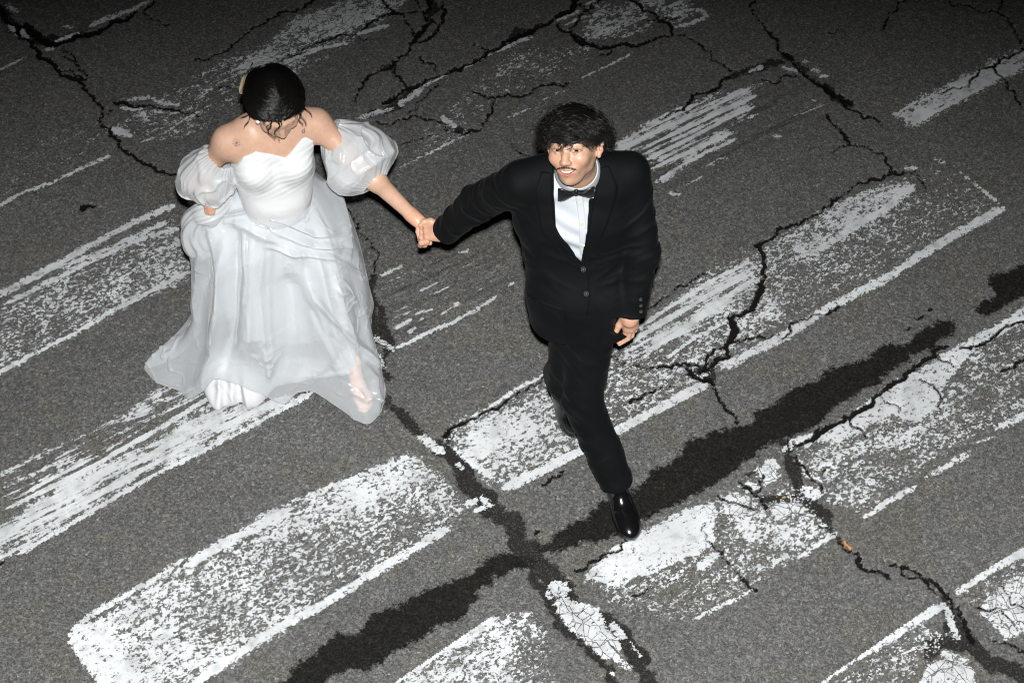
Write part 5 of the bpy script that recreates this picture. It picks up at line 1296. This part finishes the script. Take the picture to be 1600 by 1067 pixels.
# skirt: rows of (height, left, right, front point, half depth), read off the photograph
ROWS = [(1.03, 390, 489, 440, 312, .09), (.93, 334, 516, 433, 348, .13), (.80, 297, 541, 428, 395, .17), (.60, 298, 564, 428, 463, .20), (.40, 301, 577, 428, 525, .22), (.20, 303, 590, 430, 580, .24), (.04, 300, 600, 432, 626, .25)]
def xat(px, y, z):
    w = (np.array([0, y, z]) - CAM) @ FWD; return (px - 800) / (FOC * 1600) * w
def skirt(nt, nth, z_top, z_bot, inset, hem, fold_amp, seed, brush=(), crumple=(), pull=.45, dip=0.0, hemwave=.006):
    zs = np.array([r[0] for r in ROWS])[::-1]
    tab = []
    for z, xl, xr, fx, fy, b in ROWS:
        yf = P(fx, fy, z)[1]; yc = yf + b; L_ = xat(xl, yc, z); R_ = xat(xr, yc, z); tab.append(((L_ + R_) / 2, yc, (R_ - L_) / 2, b))
    tab = np.array(tab)[::-1]
    t = np.linspace(0, 1, nt); z = z_top + (z_bot - z_top) * t
    A = smooth_interp(zs, tab, np.clip(z, zs[0], zs[-1]))
    th = np.linspace(0, 2 * np.pi, nth, endpoint=False)                       # 0 = picture right, -pi/2 = front
    TT, TH = np.meshgrid(t, th, indexing='ij')
    e = 2.0 / 2.5
    cx = np.sign(np.cos(TH)) * np.abs(np.cos(TH)) ** e; cy = np.sign(np.sin(TH)) * np.abs(np.sin(TH)) ** e
    ins_ = inset * (.85 + .6 * t); ax_ = (A[:, 2] - ins_)[:, None]; ay_ = (A[:, 3] - ins_)[:, None]
    wn = lambda f, v, s_: vnoise3(np.stack([np.cos(TH) * f + 5, np.sin(TH) * f + 5, TT * v + s_ * 2.7], -1), s_) - .5
    flow = TT ** .8
    sw = TH + .30 * wn(1.2, 1.0, seed + 9) + .12 * TT
    rip = fold_amp * flow * (.55 * np.sin(7 * sw + seed) + .40 * np.sin(12 * sw + 1.7 * seed + 2 * wn(1.5, .8, seed)) + .8 * wn(3.0, .7, seed + 1))
    k = 1 + rip / .3
    X = A[:, 0][:, None] + ax_ * cx * k; Y = A[:, 1][:, None] + ay_ * cy * k; Z = np.repeat(z[:, None], nth, 1)
    if hem:                                                                     # pull the lower part out to the traced hem
        hp = np.array([P(x, y, hz)[:3] for x, y, hz in hem]); c0 = A[-1, :2]
        ang = np.arctan2(hp[:, 1] - c0[1], hp[:, 0] - c0[0]); o = np.argsort(ang)
        tx = np.interp(th, ang[o], hp[o, 0], period=2 * np.pi); ty = np.interp(th, ang[o], hp[o, 1], period=2 * np.pi); tz = np.interp(th, ang[o], hp[o, 2], period=2 * np.pi)
        hw = max(2, nth // 70); ker = np.hanning(2 * hw + 3)[1:-1]; ker /= ker.sum(); pd = len(ker) // 2
        sm = lambda q: np.convolve(np.r_[q[-pd:], q, q[:pd]], ker, 'valid')
        tx, ty, tz = sm(tx), sm(ty), sm(tz)
        infront = sstep(.6, -.1, np.sin(th))
        dsp = np.hypot(tx - X[-1], ty - Y[-1]); pl_ = (pull + (.97 - pull) * .72 * np.clip((dsp - .05) / .18, 0, 1))[None, :]
        w = (sstep(0, 1, (TT - pl_) / (1.0 - pl_)) ** 1.2) * infront[None, :]
        X += w * (tx - X[-1])[None, :]; Y += w * (ty - Y[-1])[None, :]; Z += sstep(.7, 1, TT) * (tz - Z[-1])[None, :] * infront[None, :]
    Z -= dip * (1 - TT) ** 4 * sstep(.2, -.7, np.sin(TH))
    Z += hemwave * sstep(.75, 1, TT) * (.5 + .5 * np.sin(17 * TH + 6 * wn(2, 0, 3)))
    V = np.stack([X, Y, Z], -1); f = grid_faces(nt, nth, wrap_v=True); V = V.reshape(-1, 3)
    N = normals(V, f); out = np.stack([np.cos(TH).ravel(), np.sin(TH).ravel(), 0 * TH.ravel()], 1); N[(N * out).sum(1) < 0] *= -1
    q = proj(V); vis = sstep(-.1, .25, (N * (CAM - V)).sum(1) / np.linalg.norm(CAM - V, axis=1))
    D = np.zeros(len(V))
    for amp, wd, pts in brush:
        pts = np.array(parse(pts)); best = np.full(len(V), 1e3); along = np.zeros(len(V)); tot = 0
        L_ = np.hypot(*np.diff(pts, axis=0).T); TL = L_.sum()
        for a, b, l in zip(pts[:-1], pts[1:], L_):
            d = b - a; tt = np.clip(((q - a) @ d) / (d @ d), 0, 1); ds = np.hypot(*(q - a - tt[:, None] * d).T)
            m_ = ds < best; best[m_] = ds[m_]; along[m_] = (tot + tt[m_] * l) / TL; tot += l
        fade = np.clip(along / .15, 0, 1) * np.clip((1 - along) / .15, 0, 1)
        D += amp * np.exp(-(best / wd) ** 2) * (.25 + .75 * fade)
    D *= 1.7
    for amp, wd, pts in [q_ for q_ in brush if q_[0] > .0095]:                # crisp pressed creases riding on the folds
        pts = np.array(parse(pts)) + [[2, 1]]; best = np.full(len(V), 1e3)
        for a, b in zip(pts[:-1], pts[1:]):
            d = b - a; tt = np.clip(((q - a) @ d) / (d @ d), 0, 1); best = np.minimum(best, np.hypot(*(q - a - tt[:, None] * d).T))
        best += 5 * fbm3(V * 14, 2, 7); D += .0045 * np.exp(-(best / 1.7) ** 2)
    for x, y, r_, a in crumple:
        w = np.exp(-((q[:, 0] - x) ** 2 + (q[:, 1] - y) ** 2) / r_ ** 2)
        n_ = fbm3(V * np.array([15, 15, 11]) + x, 2, 3); D += 1.4 * a * w * (np.exp(-(n_ / .028) ** 2) - .2)
    V = V + N * (D * vis)[:, None]
    return V, f
BRUSH = [(.026, 20, "392,372 386,450 390,545"), (-.016, 18, "455,430 470,510 478,590"), (.018, 16, "520,430 540,500 565,590"), (.030, 10, "322,330 340,370 346,420 343,480 335,540 312,610"), (-.020, 9, "366,350 372,420 366,500 350,570"), (.016, 18, "415,360 405,440 412,520 420,585"), (-.012, 14, "445,420 450,500 446,590"),
 (.016, 12, "480,440 500,500 540,590"), (.014, 5, "484,447 515,492 560,538 592,570"), (-.010, 7, "480,470 510,520 545,560"),
 (.013, 5, "342,338 390,330 440,342 490,366 536,362"), (.011, 4.5, "400,340 440,362 490,386 540,384"), (-.010, 5, "395,350 440,352 500,378 535,374"), (.010, 4, "415,378 460,392 520,402 560,425"), (.012, 5, "505,285 528,315 538,350 545,400"), (-.008, 5, "470,385 520,395 550,405"),
 (.012, 6, "300,345 315,380 310,430 304,500"), (-.012, 5, "318,350 326,400 320,450"), (.010, 7, "380,365 385,420 380,470"), (.008, 4, "520,445 540,455 560,478"), (.008, 5, "410,540 428,560 420,590"), (.014, 9, "350,345 385,350 430,370 470,400"), (.010, 5, "560,560 585,590 590,640"), (.010, 5, "545,610 570,620 595,625")]
BRUSH2 = [(.016, 9, "400,345 392,430 385,560"), (-.02, 8, "420,370 416,470 420,580"), (.010, 10, "450,380 458,480 462,580"), (.02, 8, "495,400 515,480 535,570"), (-.018, 8, "475,400 492,490 505,575"), (.02, 8, "350,380 345,470 335,560"), (-.018, 8, "372,380 366,480 360,570")]
HEM = [(222, 574, .05), (243, 600, .03), (284, 611, .03), (296, 628, .03), (312, 612, .09), (329, 590, .16), (350, 594, .15), (368, 600, .13), (407, 616, .09), (446, 634, .04), (464, 613, .09), (488, 612, .09), (518, 630, .07), (545, 648, .04), (560, 664, .03), (578, 664, .03), (597, 642, .03), (603, 612, .05), (594, 566, .08)]
CRUMPLE = [(455, 362, 40, .005), (520, 375, 35, .005), (548, 440, 28, .007), (352, 450, 25, .006), (418, 548, 26, .005), (258, 562, 40, .009), (568, 612, 40, .009), (345, 590, 25, .004), (490, 600, 40, .003), (330, 345, 30, .006), (560, 490, 25, .006), (315, 420, 20, .006)]
V, f = skirt(250, 600, 1.03, .03, .0, HEM, .012, 2, BRUSH, CRUMPLE, dip=.075)
sk = put(mesh_obj("overskirt", V, f, M_ORG), dress); sk["label"] = "sheer organza outer skirt"
v_, f_ = strand_mesh([np.r_[V.reshape(250, 600, 3)[-1], V.reshape(250, 600, 3)[-1][:2]]], .0008, 0); put(mesh_obj("hem", v_, f_, M_SLEEVE), dress)
V, f = skirt(170, 520, 1.03, .085, .066, None, .030, 5, BRUSH2, hemwave=.02)
put(mesh_obj("lining", V, f, M_SATIN), dress)
V, f = skirt(90, 520, .30, .012, .055, [(312, 600, .02), (329, 634, .012), (338, 643, .012), (352, 634, .012), (368, 631, .012), (385, 633, .012), (398, 637, .012), (408, 633, .012), (430, 604, .03), (500, 590, .06), (555, 585, .06)], .034, 8, pull=.15, hemwave=.004,
             brush=[(.008, 5, "342,585 344,610 340,645"), (.007, 5, "362,590 364,612 360,635"), (.007, 5, "380,595 384,615 390,640"), (-.005, 5, "352,595 352,615 350,640"), (-.005, 5, "373,595 374,615 376,638"), (.005, 4, "334,600 356,612 372,634")])
put(mesh_obj("underskirt", V, f, M_COTTON), dress)
# bunch of skirt in her right hand
def bunch():
    n, m_ = 40, 90; C = np.array([P(352, 322, .975) + [.02, .10, -.03], P(330, 331, .94), P(312, 338, .915), P(304, 356, .84), P(312, 400, .72) + [0, .05, 0], P(325, 450, .55) + [0, .14, 0]]); t = np.linspace(0, 1, n)
    Cc = smooth_interp(np.linspace(0, 1, 6), C, t); R_ = smooth_interp(np.linspace(0, 1, 6), np.array([.020, .044, .038, .050, .055, .02]), t)
    tg = np.gradient(Cc, axis=0); tg /= np.linalg.norm(tg, axis=1, keepdims=True); a = np.cross(tg, [0, 1.0, .2]); a /= np.linalg.norm(a, axis=1, keepdims=True); b = np.cross(tg, a)
    th = np.linspace(0, 2 * np.pi, m_, endpoint=False); TT, TH = np.meshgrid(t, th, indexing='ij')
    D = R_[:, None] * (1 + .06 * np.sin(11 * TH + 5 * TT + 4 * (vnoise3(np.stack([np.cos(TH) * 2, np.sin(TH) * 2, TT * 3], -1) + 9, 6) - .5)) + .09 * np.sin(4 * TH - 4 * TT + 1) + .25 * (vnoise3(np.stack([np.cos(TH) * 2 + 3, np.sin(TH) * 2 + 3, TT * 4], -1), 4) - .5))
    V = Cc[:, None, :] + a[:, None, :] * (np.cos(TH) * D)[..., None] + b[:, None, :] * (np.sin(TH) * D)[..., None]
    return loft(V)
v, f = bunch(); put(mesh_obj("gathered_cloth", v, f, M_SLEEVE), dress)
# ---------------------------------------------------------------- small things on the road
M_LEAF = None
def leaf_mat():
    m = NT("dry_orange_leaf"); pos = m.pos()
    m.set(Base_Color=m.mix(m.ramp(m.noise(130, 3, pos), .35, .65), (.50, .22, .045), (.34, .13, .025)), Roughness=.7, Specular_IOR_Level=.25); return m.m
M_LEAF = leaf_mat()
def fallen_leaf(outline, z, label, curl=.006, mat=None):
    """a dry scrap: outline in picture positions, curled, with thickness"""
    pts = np.array([P(x, y, 0.0)[:2] for x, y in outline]); c = pts.mean(0); n = len(pts)
    rings = []
    for g, h in ((.02, .0), (.5, .25), (.85, .7), (1.0, 1.0)):
        q = c + (pts - c) * g; rings.append(np.c_[q, z + curl * h * (.6 + .5 * np.sin(np.arange(n) * 2.1))])
    R_ = np.array(rings); low = R_[::-1].copy(); low[:, :, 2] -= .0012
    v, f = loft(np.concatenate([R_, low])); 
    o = mesh_obj("fallen_leaf", v, f, mat or M_LEAF); o["label"] = label; o["category"] = "leaf"; o["group"] = "dry leaf scraps on the road"; return o
fallen_leaf([(1317, 846), (1320, 846), (1322, 850), (1326, 854), (1330, 857), (1329, 860), (1326, 859), (1322, 856), (1319, 852)], .004, "bright orange dry leaf scrap lying in the long crack at the lower right")
fallen_leaf([(1221, 778), (1224, 777), (1228, 777.5), (1227, 779), (1223, 780)], .004, "small yellow leaf scrap beside the broken white paint plates", .002, simple_mat("dry_yellow_leaf", (.30, .22, .06), .7, .2).m)
